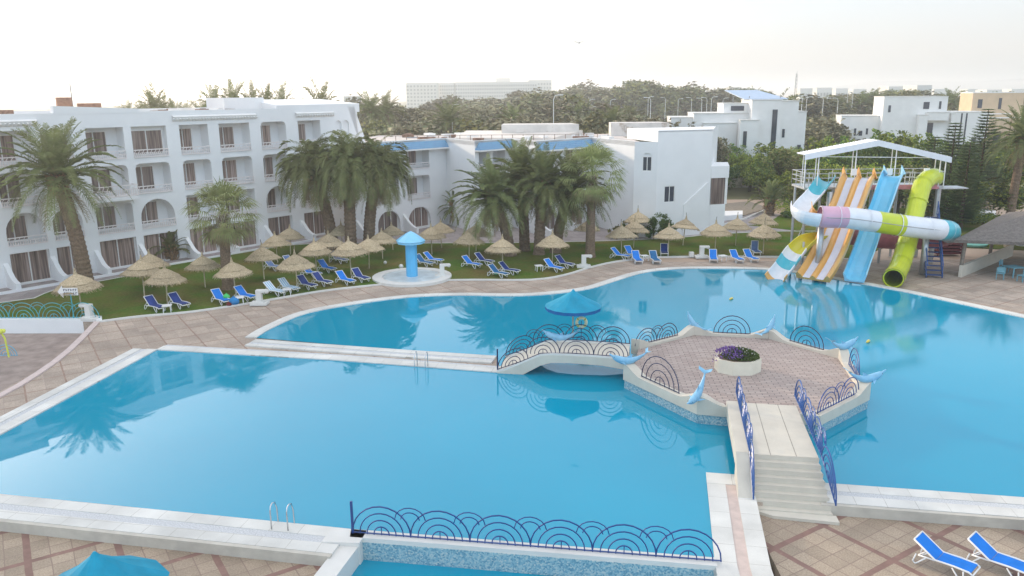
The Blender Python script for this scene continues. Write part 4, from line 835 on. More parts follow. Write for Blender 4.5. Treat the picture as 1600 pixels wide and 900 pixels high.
sweep(b_path, bp, lambda i, k, N, K: 1 if k in (1, 7, 0, 8) else 0).build('flume', [CYA, CYR], t, True)
for s in (-.68, .68):
    m = MB(); p = Vector(b_path[0]) + Vector((s, 0, 0)); m.add([p + Vector((0, -.4, .2)), p + Vector((0, .35, -.1)), p + Vector((0, .35, .8)), p + Vector((.06, -.4, .2)), p + Vector((.06, .35, -.1)), p + Vector((.06, .35, .8))], [(0, 1, 2), (5, 4, 3), (0, 2, 5, 3), (2, 1, 4, 5)]); m.build('entry_fin', CYR, t, True)
def ringprof(r, a0=0, a1=360, th=.06, n=16):
    out = [];
    for k in range(n + 1): a = R(a0 + (a1 - a0) * k / n); out.append((r * math.sin(a), -r * math.cos(a)))
    for k in range(n, -1, -1): a = R(a0 + (a1 - a0) * k / n); out.append(((r - th) * math.sin(a), -(r - th) * math.cos(a)))
    return out
l_path = wpath([(1462, 277, 61.2), (1452, 278, 60.6), (1441, 290, 59.9), (1432, 322, 59.0), (1423, 360, 57.8), (1413, 395, 56.2), (1406, 416, 54.8), (1396, 435, 52.7)])
t = thing('water_slide', 'lime green enclosed tube water slide', 'water slide', (*P(1400, 440)[:2], 0))
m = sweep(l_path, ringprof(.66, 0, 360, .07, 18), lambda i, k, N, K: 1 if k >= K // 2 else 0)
for p, q in [(l_path[i], l_path[i + 1]) for i in range(4, len(l_path) - 1, 5)]: m.tube([p, Vector(p).lerp(Vector(q), .25)], .75, 18, caps=False)
m.tube([l_path[-2], l_path[-1]], .72, 18, caps=False); m.build('tube', [LIM, DKL], t, True, smooth=False)
t = thing('water_slide', 'winding water slide of white, pink, lime and teal sections crossing in front of the others', 'water slide', (*P(1240, 430)[:2], 0))
w1 = wpath([(1292, 272, 61), (1286, 280, 60.2), (1273, 297, 59.2), (1259, 312, 57.9), (1253, 322, 56.8)])
m = sweep(w1, ringprof(.68, -82, 82, .06, 12), lambda i, k, N, K: (0 if i < N * .42 else 1)); m.build('open_start', [TEA, WHT], t, True)
w2 = wpath([(1252, 320, 57.0), (1254, 329, 56.0), (1268, 336, 55.3), (1290, 339, 55.1), (1320, 340, 55.1), (1360, 345, 55.3), (1400, 351, 55.6), (1440, 356, 55.8), (1468, 359, 56.2), (1482, 361, 57.0), (1484, 364, 58.2)])
def wc(i, k, N, K):
    x = w2[i][0]; px = 800 + x / w2[i][1] * F * .99
    sx = i / N
    return 0 if sx < .19 else 1 if sx < .38 else 0 if sx < .50 else 2 if sx < .595 else 0 if sx < .78 else 3
m = sweep(w2[:14], ringprof(.76, -112, 112, .06, 14), lambda i, k, N, K: 1 if k > K // 2 else 0); m.build('open_curl', [WHT, ORG], t, True, smooth=False)
m = sweep(w2[13:], ringprof(.76, 0, 360, .06, 16), lambda i, k, N, K: wc(i + 13, k, N + 13, K)); m.build('tube', [WHT, PNK, LIM, TEA], t, True, smooth=True)
for k in range(18, len(w2) - 4, 6):
    m = MB(); m.tube([w2[k], Vector(w2[k]).lerp(Vector(w2[k + 1]), .16)], .82, 18, caps=False); m.build('flange', WHT, t, True)
m = MB(); m.tube([Vector(p) + Vector((0, -.76, .05)) for p in w2[14:44]], .03, 4); m.build('seam', GREYC, t, True)
w3 = wpath([(1484, 366, 58.4), (1470, 372, 59.4), (1430, 376, 59.8), (1380, 374, 59.7), (1330, 368, 59.2), (1292, 362, 58.4)])
sweep(w3, ringprof(.7, 0, 360, .06, 14), lambda i, k, N, K: 0).build('return_tube', [M('gel_dull_red', (.42, .12, .16), .4)], t, True, smooth=True)
w4 = wpath([(1292, 364, 58.6), (1266, 368, 57.6), (1248, 382, 56.9), (1236, 397, 56.3), (1224, 414, 55.7), (1210, 431, 54.9)])
sweep(w4, ringprof(.78, -88, 88, .06, 12), lambda i, k, N, K: (0 if i < N * .42 else 1 if i < N * .56 else 2 if i < N * .72 else 1 if i < N * .88 else 3)).build('open_end', [YEL, WHT, TEA, ORG], t, True)
for px, py, Y, rr in ((1284, 345, 55.9, .22), (1448, 365, 56.6, .22), (1297, 300, 59.8, .2), (1236, 410, 56.6, .08), (1256, 378, 57.6, .08)):
    x, y, z = W(px, py, Y); m = MB(); m.tube([(x, y, 0), (x, y, z)], rr, 10); m.build('support_column', METAL, t, True, smooth=True)
# tower
tw = thing('slide_tower', 'steel slide tower with a white corrugated gable canopy over its railed platform', 'tower', (27.3, 61.5, 0))
x0, x1, y0, y1, dz = 22.3, 32.9, 60.6, 63.4, 5.95
m = MB(); m.box(((x0 + x1) / 2, (y0 + y1) / 2, dz - .08), (x1 - x0, y1 - y0, .16)); m.box((33.6, 61.2, dz - .15), (2.2, 1.6, .08)); m.build('platform', METAL, tw, True)
m = MB(); m.box(((x0 + x1) / 2 + 1.4, y0 - .05, dz - .02), (7.0, .06, .34)); m.build('platform_edge', M('salmon_paint', (.62, .25, .28), .5), tw, True)
for i in range(6):
    for y in (y0 + .2, y1 - .2):
        x = x0 + .25 + i * (x1 - x0 - .5) / 5; m = MB(); m.tube([(x, y, 0), (x, y, dz - .1)], .11 if i < 5 else .2, 8); m.build('column', METAL, tw, True)
for i in range(5):
    xa = x0 + .25 + i * (x1 - x0 - .5) / 5; xb = x0 + .25 + (i + 1) * (x1 - x0 - .5) / 5; m = MB(); m.tube([(xa, y1 - .2, .3), (xb, y1 - .2, dz - .3)], .04, 5); m.tube([(xa, y0 + .2, 3), (xb, y0 + .2, 3)], .04, 5); m.build('brace', METAL, tw, True)
def rail_run(a, b, posts):
    m = MB(); a, b = Vector(a), Vector(b)
    for h in (.4, .75, 1.1): m.tube([a + Vector((0, 0, h)), b + Vector((0, 0, h))], .03, 5)
    for k in range(posts + 1): p = a.lerp(b, k / posts); m.tube([p, p + Vector((0, 0, 1.12))], .032, 5)
    m.build('railing', METAL, tw, True)
rail_run((x0, y1, dz), (x1, y1, dz), 10); rail_run((x0, y0, dz), (x0, y1, dz), 3); rail_run((x1, y0, dz), (x1, y1, dz), 3)
for a, b in ((x0, 22.9), (24.1, 25.0), (27.0, 28.2), (29.9, 30.6), (32.0, x1)): rail_run((a, y0, dz), (b, y0, dz), 2)
rz_ = [(22.0, 8.45), (27.45, 9.45), (33.05, 8.15)]
m = MB()
for (xa, za), (xb, zb) in zip(rz_, rz_[1:]):
    n_ = 26
    for k in range(n_):
        u0, u1, um = k / n_, (k + 1) / n_, (k + .5) / n_; f = lambda u: xa + (xb - xa) * u; g = lambda u: za + (zb - za) * u
        m.quad((f(u0), 60.2, g(u0)), (f(um), 60.2, g(um) + .05), (f(um), 62.0, g(um) + .05), (f(u0), 62.0, g(u0))); m.quad((f(um), 60.2, g(um) + .05), (f(u1), 60.2, g(u1)), (f(u1), 62.0, g(u1)), (f(um), 62.0, g(um) + .05))
    m.quad((xa, 60.2, za - .04), (xb, 60.2, zb - .04), (xb, 62.0, zb - .04), (xa, 62.0, za - .04)); m.quad((xa, 60.18, za - .40), (xb, 60.18, zb - .40), (xb, 60.18, zb + .02), (xa, 60.18, za + .02))
m.build('canopy_roof', M('sheet_white', (.74, .76, .80), .5, .05, 3), tw, True)
for x in (22.2, 23.2, 26.0, 29.0, 32.4, 32.8): 
    zt = 8.45 + (x - 22) / 5.45 if x < 27.45 else 9.45 - (x - 27.45) * .232
    m = MB(); m.tube([(x, 60.5, dz), (x, 60.5, zt - .1)], .04, 6); m.build('canopy_post', LAMPM, tw, True); m = MB(); m.tube([(x + .3, 61.8, dz), (x + .3, 61.8, zt - .15)], .035, 6); m.build('canopy_post', LAMPM, tw, True)
m = MB(); m.tube([(22.2, 60.5, 8.3), (32.8, 60.5, 8.1)], .03, 5); m.build('tie_bar', LAMPM, tw, True)
for x in (25.9, 28.6, 31.4): m = MB(); m.box((x, 60.45, 7.1), (.42, .08, .5)); m.build('sign_board', WHITE2, tw, True)
m = MB()
for k in range(14): m.box((31.8 - k * .12, 59.9 - k * .32, dz * .62 - k * .27), (1.1, .34, .05), -.3)
m.bar((31.2, 59.9, 3.9), (29.6, 55.4, .1), .08, .2); m.bar((32.3, 59.9, 3.9), (30.7, 55.3, .1), .08, .2); m.build('stair', M('navy_steel', (.05, .09, .22), .5), tw, True)
m = MB(); m.tube([(32.2, 59.8, 4.9), (30.6, 55.2, 1.0)], .04, 5); m.tube([(31.0, 59.8, 4.9), (29.5, 55.2, 1.0)], .04, 5)
for k in range(8): t_ = k / 7; m.tube([(32.2 - 1.6 * t_, 59.8 - 4.6 * t_, 3.9 - 3.8 * t_), (32.2 - 1.6 * t_, 59.8 - 4.6 * t_, 4.9 - 3.9 * t_)], .03, 5)
m.build('stair_railing', ROYAL, tw, True)
# parapet box (dark red slatted crate) behind the stairs
m = MB()
for k in range(6): m.box((0, 0, .2 + k * .26), (2.0, 1.0, .18))
for x in (-.95, .95): m.box((x, -.52, .8), (.08, .05, 1.6))
t = thing('storage_crate', 'dark red slatted crate beside the slide stairs', 'crate', (*P(1478, 398)[:2], .02)); m.build('slats', M('maroon', (.14, .03, .04), .7), t)
# thatched shelter right
cx = [P(1499, 431), P(1545, 406), P(1580, 394)]
hs_ = thing('thatched_shelter', 'open shelter with grey thatched roof on wooden posts at the right edge', 'shelter', (*cx[0], 0))
for q in cx + [(cx[0][0] + 6.5, cx[0][1] - 1.5), (cx[0][0] + 11, cx[0][1] + 4)]: m = MB(); m.tube([(q[0], q[1], 0), (q[0] + .15, q[1], 2.75)], .13, 8); m.build('post', WOODP, hs_, True)
ev = [(cx[0][0] - .9, cx[0][1] - .4), (cx[0][0] + 9, cx[0][1] - 3.2), (cx[0][0] + 15, cx[0][1] + 5), (cx[2][0] + 2, cx[2][1] + 4.2), (cx[2][0] - .5, cx[2][1] + 1.6)]
m = MB(); rp = (cx[0][0] + 7.5, cx[0][1] + 4.0, 4.1)
for i in range(5):
    a, b = ev[i], ev[(i + 1) % 5]; m.add([(*a, 2.72), (*b, 2.72), rp], [(0, 1, 2)]); m.quad((*a, 2.5), (*b, 2.5), (*b, 2.72), (*a, 2.72))
m.add([(*p, 2.5) for p in ev], [(4, 3, 2, 1, 0)]); m.build('thatched_roof', MATS['old_thatch'], hs_, True)
m = MB(); a, b = Vector(P(1502, 433)), Vector(P(1582, 399)); n_ = Vector((-(b - a).y, (b - a).x)).normalized() * .22; m.prism([a, b, b + n_, a + n_], -.1, .82); top(m, 'shelter_wall', CREAM, 'low cream wall between the posts of the thatched shelter', 'wall')
def cafe(kind):
    t = thing('cafe_table' if kind == 't' else 'cafe_chair', 'x', 'table' if kind == 't' else 'chair'); mt = M('faded_turquoise', (.16, .36, .44), .6)
    if kind == 't':
        m = MB(); m.box((0, 0, .72), (1.0, 1.0, .05)); m.build('table_top', mt, t)
        for x, y in ((-.42, -.42), (.42, -.42), (.42, .42), (-.42, .42)): m = MB(); m.bar((x, y, 0), (x, y, .7), .06); m.build('leg', mt, t)
    else:
        m = MB(); m.box((0, 0, .44), (.5, .5, .05)); m.build('seat', mt, t); m = MB(); m.tube([(-.24, .24, .46), (-.24, .28, .85), (0, .3, .92), (.24, .28, .85), (.24, .24, .46)], .03, 6); m.box((0, .27, .7), (.4, .04, .3)); m.build('backrest', mt, t)
        for x, y in ((-.22, -.22), (.22, -.22), (.22, .22), (-.22, .22)): m = MB(); m.bar((x, y, 0), (x, y, .43), .045); m.build('leg', mt, t)
    return t
CT, CC = Spawner(lambda: cafe('t')), Spawner(lambda: cafe('c'))
CT.put((*P(1583, 432), 0), .2, 'faded turquoise cafe table under the thatched shelter'); CC.put((*P(1562, 436), 0), 2.6, 'faded turquoise chair at the left of the table under the shelter', 'cafe chairs under the shelter'); CC.put((*P(1568, 426), 0), .6, 'faded turquoise chair behind the table under the shelter', 'cafe chairs under the shelter')
CC.put((*P(1597, 440), 0), 3.4, 'faded turquoise chair at the right frame edge under the shelter', 'cafe chairs under the shelter')
for (px, py), lab, mt, sz in (((1574, 386), 'tan flower tub behind the shelter', TANW, (.8, .8)), ((1596, 384), 'white flower tub behind the shelter at the frame edge', WHITE2, (1.2, .7))):
    m = MB(); m.lathe([(.35 * sz[0], 0), (.5 * sz[0], .6), (.56 * sz[0], .75), (.46 * sz[0], .75)], 12); top(m, 'flower_tub', mt, lab, 'planter', (*P(px, py), .02))
m = MB(); m.lathe([(1.2, 0), (1.3, .18), (1.1, .2), (1.0, .08)], 20); top(m, 'paddling_basin', M('mint', (.2, .5, .42), .5), 'shallow mint green basin on the grass behind the shelter', 'basin', (*P(1517, 383), .02))
m = MB(); m.prism(S([(1508, 346), (1556, 348), (1556, 330), (1520, 326)]), 0, .06); top(m, 'paved_patch', WHITE2, 'pale paved patch under the conifers behind the shelter', 'paving')

# ------------------------------------------------------------ mushroom fountain and shower stands
ft = thing('mushroom_fountain', 'sky blue mushroom shaped water fountain in a white basin', 'fountain', (*P(644, 434), .04))
m = MB(); m.lathe([(.42, .05), (.42, 2.6), (.5, 2.7)], 8); m.build('stem', SKYB, ft)
m = MB(); m.lathe([(1.02, 2.56), (1.0, 2.62), (1.08, 2.74), (.78, 2.98), (.3, 3.3), (.04, 3.42)], 10); m.build('cap', GC('cap_blue', (.22, .58, .84)), ft)
m = MB(); m.lathe([(2.9, -.1), (2.9, .12), (2.2, .14), (2.15, .04)], 30, c=(0, 0, 0)); m.build('basin', COPE, ft); m = MB(); m.lathe([(2.1, .06), (2.1, .1)], 30); m.build('basin_floor', M('basin_pale', (.55, .62, .64), .3, .2, 1.5), ft)
def shower():
    t = thing('foot_shower', 'x', 'shower'); m = MB(); m.box((0, 0, .5), (.42, .42, 1.0)); m.build('pillar', COPE, t); m = MB(); m.box((.22, 0, 1.06), (.85, .46, .18)); m.ball((.62, 0, 1.02), .18, 8, 6); m.build('head', COPE, t); m = MB(); m.box((0, 0, .08), (1.3, .9, .2)); m.box((0, 0, .22), (.75, .6, .1)); m.build('base', COPE, t); return t
SH = Spawner(shower); gs = 'white stone foot showers along the lawn kerb'
for (px, py), rz, lab in (((141, 500), 2.9, 'white stone foot shower at the end of the turquoise railing'), ((406, 476), 0, 'white stone foot shower beside the striped loungers'), ((691, 433), .1, 'white stone foot shower on the rim of the mushroom fountain'),
    ((912, 418), 0, 'white stone foot shower beside the trunk of the fan palm'), ((1096, 403), 0, 'white stone foot shower between the loungers right of the middle wing')): SH.put((*P(px, py), .04), rz, lab, gs, .82)
m = MB(); m.box((0, 0, .2), (.35, .35, .4)); top(m, 'stone_block', COPE, 'small white block left of the foot shower right of the middle wing', 'block', (*P(1080, 402), .04))
m = MB(); m.ball((0, 0, .15), .18, 8, 6); top(m, 'garden_light', COPE, 'small round white light on the left rim of the mushroom fountain', 'lamp', (*P(627, 421), .1), smooth=True)
# sign
sg = thing('arrow_sign', 'white arrow sign with two dark lines of lettering on a turquoise post', 'sign', (*P(116, 500), .04))
m = MB(); m.tube([(0, 0, 0), (0, 0, 1.7)], .03, 6); m.build('post', TEALP, sg)
m = MB(); m.prism([(-.75, 1.72), (-.45, 2.1), (-.45, 1.95), (.45, 1.95), (.45, 1.5), (-.45, 1.5), (-.45, 1.35)], -.02, .02); m.v = [(x, z, y) for x, y, z in m.v]; m.build('board', WHITE2, sg)
m = MB(); rng = random.Random(5)
for row in (1.83, 1.62):
    for k in range(6):
        x = -.36 + k * .14; m.box((x, -.03, row), (.03, .012, .13)); m.box((x + .04, -.03, row + rng.choice((-.05, 0, .05))), (.07, .012, .03))
m.build('lettering', DARKN, sg)

# ------------------------------------------------------------ straw parasols
def parasol():
    t = thing('straw_parasol', 'x', 'parasol'); rg = random.Random(1); wob = lambda j, k: random.Random(k * 7 + j).uniform(-.045, .045)
    m = MB(); m.lathe([(1.25, 1.62), (1.32, 1.68), (.85, 2.02), (.80, 2.04)], 28, wob=wob); m.build('lower_tier', STRAW, t)
    m = MB(); m.lathe([(.80, 1.98), (.93, 2.02), (.45, 2.33), (.12, 2.52), (.07, 2.7), (.04, 2.9)], 24, wob=wob); m.build('upper_tier', STRAW, t)
    m = MB()
    for k in range(170):
        a = rg.random() * 6.28; r0 = rg.uniform(1.1, 1.25); z = 1.70; m.tube([(r0 * math.cos(a), r0 * math.sin(a), z + (1.25 - r0) * .8), ((r0 + .22) * math.cos(a), (r0 + .22) * math.sin(a), z - rg.uniform(.06, .22))], [.018, .008], 3)
    o = m.build('fringe', STRAW, t); o['kind'] = 'stuff'
    m = MB(); m.tube([(0, 0, 0), (.02, 0, 1.2), (0, 0, 2.05)], .045, 6); m.build('pole', POLE, t); m = MB(); m.tube([(0, 0, 2.8), (.05, .02, 3.15)], .025, 5); m.build('tip', WOODP, t)
    return t
PS = Spawner(parasol); gp = 'straw parasols standing on the lawn'
PL = [((129, 491), 'straw parasol beside the arrow sign', 1.08), ((226, 464), 'straw parasol rising behind the two navy loungers at left', 1.05), ((238, 449), 'straw parasol half hidden at the top of the left stack', 1), ((262, 476), 'straw parasol between the two navy loungers at left', 1.0),
 ((321, 450), 'straw parasol alone on the grass left of the fan palm', .95), ((369, 463), 'straw parasol between two blue loungers below the fan palm', .98), ((413, 437), 'straw parasol left of the grey lounger near the fan palm', 1), ((434, 411), 'straw parasol behind the grey lounger near the path', .95),
 ((454, 398), 'straw parasol nearest the hotel doors above the lounger group', .95), ((465, 453), 'straw parasol above the striped loungers', 1.05), ((495, 427), 'straw parasol above two bright blue loungers', 1.0), ((515, 411), 'straw parasol just left of the drooping palm trunks', .98),
 ((535, 392), 'straw parasol in front of the drooping palm trunks', .95), ((549, 431), 'straw parasol above the bright blue and navy pair', 1.1), ((577, 420), 'straw parasol on open grass right of the drooping palms', .98), ((598, 405), 'straw parasol with a white stone at its foot', .95), ((614, 391), 'straw parasol against the arched doors of the middle wing', .9),
 ((675, 398), 'straw parasol just right of the blue mushroom cap', .98), ((690, 388), 'straw parasol behind the one by the mushroom cap', .95), ((733, 408), 'straw parasol above the lounger pair right of the fountain', .98), ((744, 393), 'dark straw parasol behind the lounger pair right of the fountain', .95), ((785, 425), 'straw parasol before the thick palm trunks', 1.05),
 ((863, 415), 'straw parasol at the lounger pair below the palm clump', 1.02), ((917, 384), 'straw parasol half hidden by the fan palm trunk', .9), ((971, 398), 'straw parasol over the loungers right of the fan palm', 1.0), ((990, 388), 'straw parasol peeping from behind the one right of the fan palm', .98), ((997, 374), 'dark straw parasol by the round bush at the middle wing', 1.05),
 ((1044, 400), 'straw parasol beside the single dark lounger', 1.0), ((1067, 384), 'tilted straw parasol against the white end wall', .98), ((1117, 394), 'straw parasol over the kerbside lounger right of the end wall', 1.02), ((1149, 384), 'straw parasol on the lawn right of the end block', 1.0), ((1190, 375), 'straw parasol in front of the small young palm', 1.0), ((1192, 398), 'straw parasol nearest the water slides', 1.05)]
rg = random.Random(2)
for (q, lab, s) in PL:
    o = PS.put((*P(*q), .04), rg.random() * 6, lab, gp, s * .93); o.rotation_euler = ((R(9) if 'tilted' in lab else rg.uniform(-.04, .04)), rg.uniform(-.04, .04), rg.random() * 6)

# ------------------------------------------------------------ sun loungers
def lounger(sling, towel=False, back=42, name='sun_lounger'):
    t = thing(name, 'x', 'sun lounger'); a = R(back); hx, hz = -.02 - .82 * math.cos(a), .34 + .82 * math.sin(a)      # head along -X
    m = MB()
    for s in (-.31, .31):
        m.tube([(hx, s, hz), (-.02, s, .34), (.55, s, .37), (1.0, s, .36), (1.12, s, .30)], .028, 6); m.tube([(-.55, s, .30), (-.02, s, .33)], .025, 6)
    m.tube([(hx, -.31, hz), (hx, .31, hz)], .028, 6); m.tube([(1.12, -.31, .30), (1.12, .31, .30)], .028, 6); m.tube([(-.3, -.29, .33 + .35 * math.sin(a)), (-.55, -.29, .30)], .02, 5); m.tube([(-.3, .29, .33 + .35 * math.sin(a)), (-.55, .29, .30)], .02, 5)
    m.build('frame', PLAST, t, smooth=True)
    m = MB(); m.add([(hx, -.28, hz + .01), (hx, .28, hz + .01), (-.0, .28, .35), (-.0, -.28, .35), (hx, -.28, hz - .012), (hx, .28, hz - .012), (-.0, .28, .328), (-.0, -.28, .328)], [(0, 1, 2, 3), (7, 6, 5, 4), (0, 4, 5, 1), (3, 7, 4, 0), (1, 5, 6, 2)]); m.build('backrest', sling, t)
    m = MB(); m.add([(.02, -.28, .35), (.02, .28, .35), (.5, .28, .36), (.5, -.28, .36), (1.06, -.28, .37), (1.06, .28, .37), (.02, -.28, .335), (.02, .28, .335), (1.06, .28, .35), (1.06, -.28, .35)], [(3, 2, 1, 0), (4, 5, 2, 3), (6, 7, 8, 9)]); m.build('seat', sling, t)
    for x, d in ((-.5, -.12), (.62, .18)):
        for s in (-.31, .31): m = MB(); m.tube([(x - .12, s, .31), (x + d - .08, s, .06), (x + d, s, .0), (x + d + .08, s, .06), (x + .22, s, .32)], .024, 6); m.build('leg', PLAST, t, smooth=True)
    if towel: m = MB(); m.box((.3, 0, .385), (.6, .6, .03)); m.build('cushion', MATS['striped_towel'], t)
    return t
SP = {'B': Spawner(lambda: lounger(SLB)), 'N': Spawner(lambda: lounger(SLN)), 'G': Spawner(lambda: lounger(SLG)), 'T': Spawner(lambda: lounger(SLT)), 'W': Spawner(lambda: lounger(MATS['striped_towel'], True)), 'U': Spawner(lambda: lounger(SLG, False, 88)), 'L': Spawner(lambda: lounger(SLB, False, 30))}
gl = 'sun loungers on the lawn and deck'
LL = [('N', (231, 482), (252, 488), 'navy sun lounger left of the small white table at far left'), ('N', (268, 477), (289, 483), 'navy sun lounger right of the small white table at far left'),
 ('B', (336, 471), (353, 477), 'bright blue sun lounger beside the green bag'), ('B', (370, 466), (393, 471), 'bright blue sun lounger right of the table below the fan palm'),
 ('W', (415, 459), (440, 463), 'striped white and blue sun lounger next to the foot shower'), ('W', (437, 453), (461, 458), 'second striped sun lounger, further from the foot shower'),
 ('G', (413, 420), (437, 424), 'faded grey blue sun lounger close to the fan palm'), ('G', (447, 416), (462, 419), 'faded sun lounger hidden behind the parasol over the striped loungers'), ('B', (474, 431), (494, 434), 'bright blue sun lounger left of its bright blue twin on the lawn'), ('B', (497, 422), (521, 427), 'bright blue sun lounger right of its bright blue twin on the lawn'),
 ('N', (467, 448), (488, 453), 'dark blue sun lounger with white towel, right of the striped pair'), ('N', (490, 443), (513, 448), 'dark blue sun lounger in the kerb row, third from its right end'), ('B', (528, 441), (548, 446), 'bright blue sun lounger in the kerb row, left of the navy end one'), ('N', (552, 436), (572, 442), 'navy sun lounger at the right end of the kerb row'),
 ('G', (520, 409), (536, 412), 'grey sun lounger behind the big straw parasol near the drooping palms'), ('B', (662, 410), (687, 413), 'blue sun lounger just right of the mushroom stem'), ('T', (652, 414), (669, 417), 'sun lounger partly hidden by the mushroom stem'),
 ('B', (722, 416), (747, 420), 'blue sun lounger with a tan towel right of the fountain'), ('N', (742, 411), (766, 415), 'navy sun lounger behind the one with the tan towel'), ('T', (762, 430), (790, 435), 'dark blue sun lounger with a green item, nearest the kerb before the thick palm trunks'), ('N', (779, 426), (806, 430), 'navy sun lounger beneath the parasol before the thick palm trunks'),
 ('B', (850, 421), (875, 426), 'blue sun lounger beside the white table below the palm clump'), ('N', (867, 415), (892, 420), 'navy sun lounger behind the blue one below the palm clump'), ('B', (956, 403), (977, 406), 'blue sun lounger on the grass right of the fan palm'), ('B', (979, 400), (992, 404), 'blue sun lounger behind the kerb one right of the fan palm'),
 ('B', (991, 406), (998, 412), 'blue sun lounger on the deck, left of the white table right of the fan palm'), ('T', (1018, 406), (1026, 412), 'dark teal sun lounger on the deck, right of the white table'), ('N', (1037, 396), (1038, 401), 'dark navy sun lounger alone on the grass under its parasol'),
 ('B', (1113, 404), (1115, 410), 'blue sun lounger on the deck under the parasol right of the end wall'), ('B', (1143, 405), (1155, 410), 'blue sun lounger on the deck right of the white table near the slides'), ('B', (1164, 404), (1178, 409), 'blue sun lounger on the deck nearest the water slides'), ('U', (1177, 396), (1180, 398), 'faded blue sun lounger with upright back on the grass near the slides')]
for k, a, b, lab in LL:
    A, B = Vector(P(*a)), Vector(P(*b)); c = (A + B) / 2; d = B - A; SP[k].put((c.x, c.y, .04 if 'deck' not in lab else -.03), math.atan2(d.y, d.x), lab, gl, .93)
for a, b, lab in (((1437, 874), (1496, 897), 'bright blue sun lounger at the lower right, left of its twin'), ((1520, 874), (1582, 898), 'bright blue sun lounger at the lower right, right of its twin'), ((1618, 848), (1675, 868), 'sun lounger cut off by the lower right frame edge')):
    A, B = Vector(P(*a, -.3)), Vector(P(*b, -.3)); c = (A + B) / 2; d = B - A; SP['L'].put((c.x, c.y, -.3), math.atan2(d.y, d.x), lab, 'sun loungers on the front deck', (.86, .98, .98))
def table():
    t = thing('side_table', 'x', 'table'); m = MB(); m.box((0, 0, .42), (.55, .55, .04)); m.build('table_top', PLAST, t)
    for x, y in ((-.22, -.22), (.22, -.22), (.22, .22), (-.22, .22)): m = MB(); m.bar((x, y, 0), (x * .9, y * .9, .4), .04); m.build('leg', PLAST, t)
    return t
TB = Spawner(table)
for q, lab in (((262, 488), 'small white table between the two navy loungers at far left'), ((375, 475), 'small white table between the two blue loungers below the fan palm'), ((449, 462), 'small white table between the striped loungers and the dark blue one'), ((842, 424), 'small white table left of the blue lounger below the palm clump'), ((1007, 408), 'small white table on the deck right of the fan palm'), ((1129, 408), 'small white table on the deck near the slides')): TB.put((*P(*q), .03), .3, lab, 'small white plastic tables')
for (px, py), nm, lab, mt, s in (((355, 474), 'bag', 'small bright green bag on the blue lounger seat', M('green_bag', (.08, .55, .15)), .2), ((366, 477), 'bag', 'blue round bag on the grass beside the white table', M('blue_bag', (.03, .22, .5)), .3), ((358, 479), 'bag', 'red bag on the grass below the green one', M('red_bag', (.16, .03, .03)), .15), ((775, 430), 'towel_roll', 'small green item lying on the dark blue lounger', M('green_item', (.15, .5, .3)), .13)):
    m = MB(); m.ball((0, 0, s * .75), s, 8, 6, 0, (1.2, .8, .9)); m.tube([(-s * .6, 0, s * 1.2), (0, 0, s * 1.9), (s * .6, 0, s * 1.2)], s * .12, 5); top(m, nm, mt, lab, 'bag', (*P(px, py), .04 if s != .2 else .3), smooth=True)
m = MB(); m.ball((0, 0, .12), .14, 8, 5); top(m, 'stone', COPE, 'small white stone at the foot of a straw parasol on open grass', 'stone', (*P(602, 413), .03))
# ------------------------------------------------------------ palms
def frond(m, base, az, el, L, droop, rg, nl=26, lw=.05, ll=.62, mi=0, vee=.5, tw=0):
    """arching feather frond: rachis plus two rows of leaflets"""
    d0 = Vector((math.cos(az) * math.cos(el), math.sin(az) * math.cos(el), math.sin(el))); p = Vector(base); pts = [p.copy()]; n = 10
    d = d0.copy(); side = Vector((-math.sin(az), math.cos(az), 0)); dirs = [d.copy()]
    for i in range(n):
        d = (d + Vector((0, 0, -droop * (i + 1) / n * .34)) + side * tw * .03).normalized(); p = p + d * (L / n); pts.append(p.copy()); dirs.append(d.copy())
    for i in range(n):    # rachis
        w_ = .045 * (1 - i / n) + .01; a, b = pts[i], pts[i + 1]; m.add([a - side * w_, a + side * w_, b + side * w_ * .85, b - side * w_ * .85], [(0, 1, 2, 3)], mi)
    for k in range(nl):
        t = .10 + .9 * (k + rg.random() * .5) / nl; f = t * n; i = min(n - 1, int(f)); q = pts[i].lerp(pts[i + 1], f - i); dd = dirs[i]; nrm = side.cross(dd).normalized()
        if nrm.z < 0: nrm = -nrm
        l = ll * (math.sin(math.pi * min(1, t * .82 + .18)) ** .5) * (.85 + .3 * rg.random())
        for s in (-1, 1):
            v = (side * s * (.82 + .1 * rg.random()) + dd * (.55 + .5 * t) + nrm * vee * (1 - t * .5) + Vector((0, 0, -.30 * rg.random()))).normalized(); e = q + v * l + Vector((0, 0, -.14 * l * (1 + droop))); mid_ = q + v * l * .5; wv = dd * lw * .5
            m.add([q - wv, q + wv, mid_ + wv * 1.2, e, mid_ - wv * 1.2], [(0, 1, 2, 3, 4)], mi)
def trunk(m, pts, r0, r1, n=12, rings=26, bumpy=.07, mi=0, seed=0):
    sp = smooth_line([Vector(p) for p in pts], 8); rg = random.Random(seed); tot = len(sp); out = []; rr = []
    K = rings * 2
    for k in range(K + 1):
        f = k / K * (tot - 1); i = min(tot - 2, int(f)); out.append(Vector(sp[i]).lerp(Vector(sp[i + 1]), f - i)); t = k / K; rr.append((r0 + (r1 - r0) * t) * (1 + (bumpy if k % 2 else -bumpy * .5)) * (1 + .18 * max(0, 1 - t * 9)))
    m.tube(out, rr, n, mi)
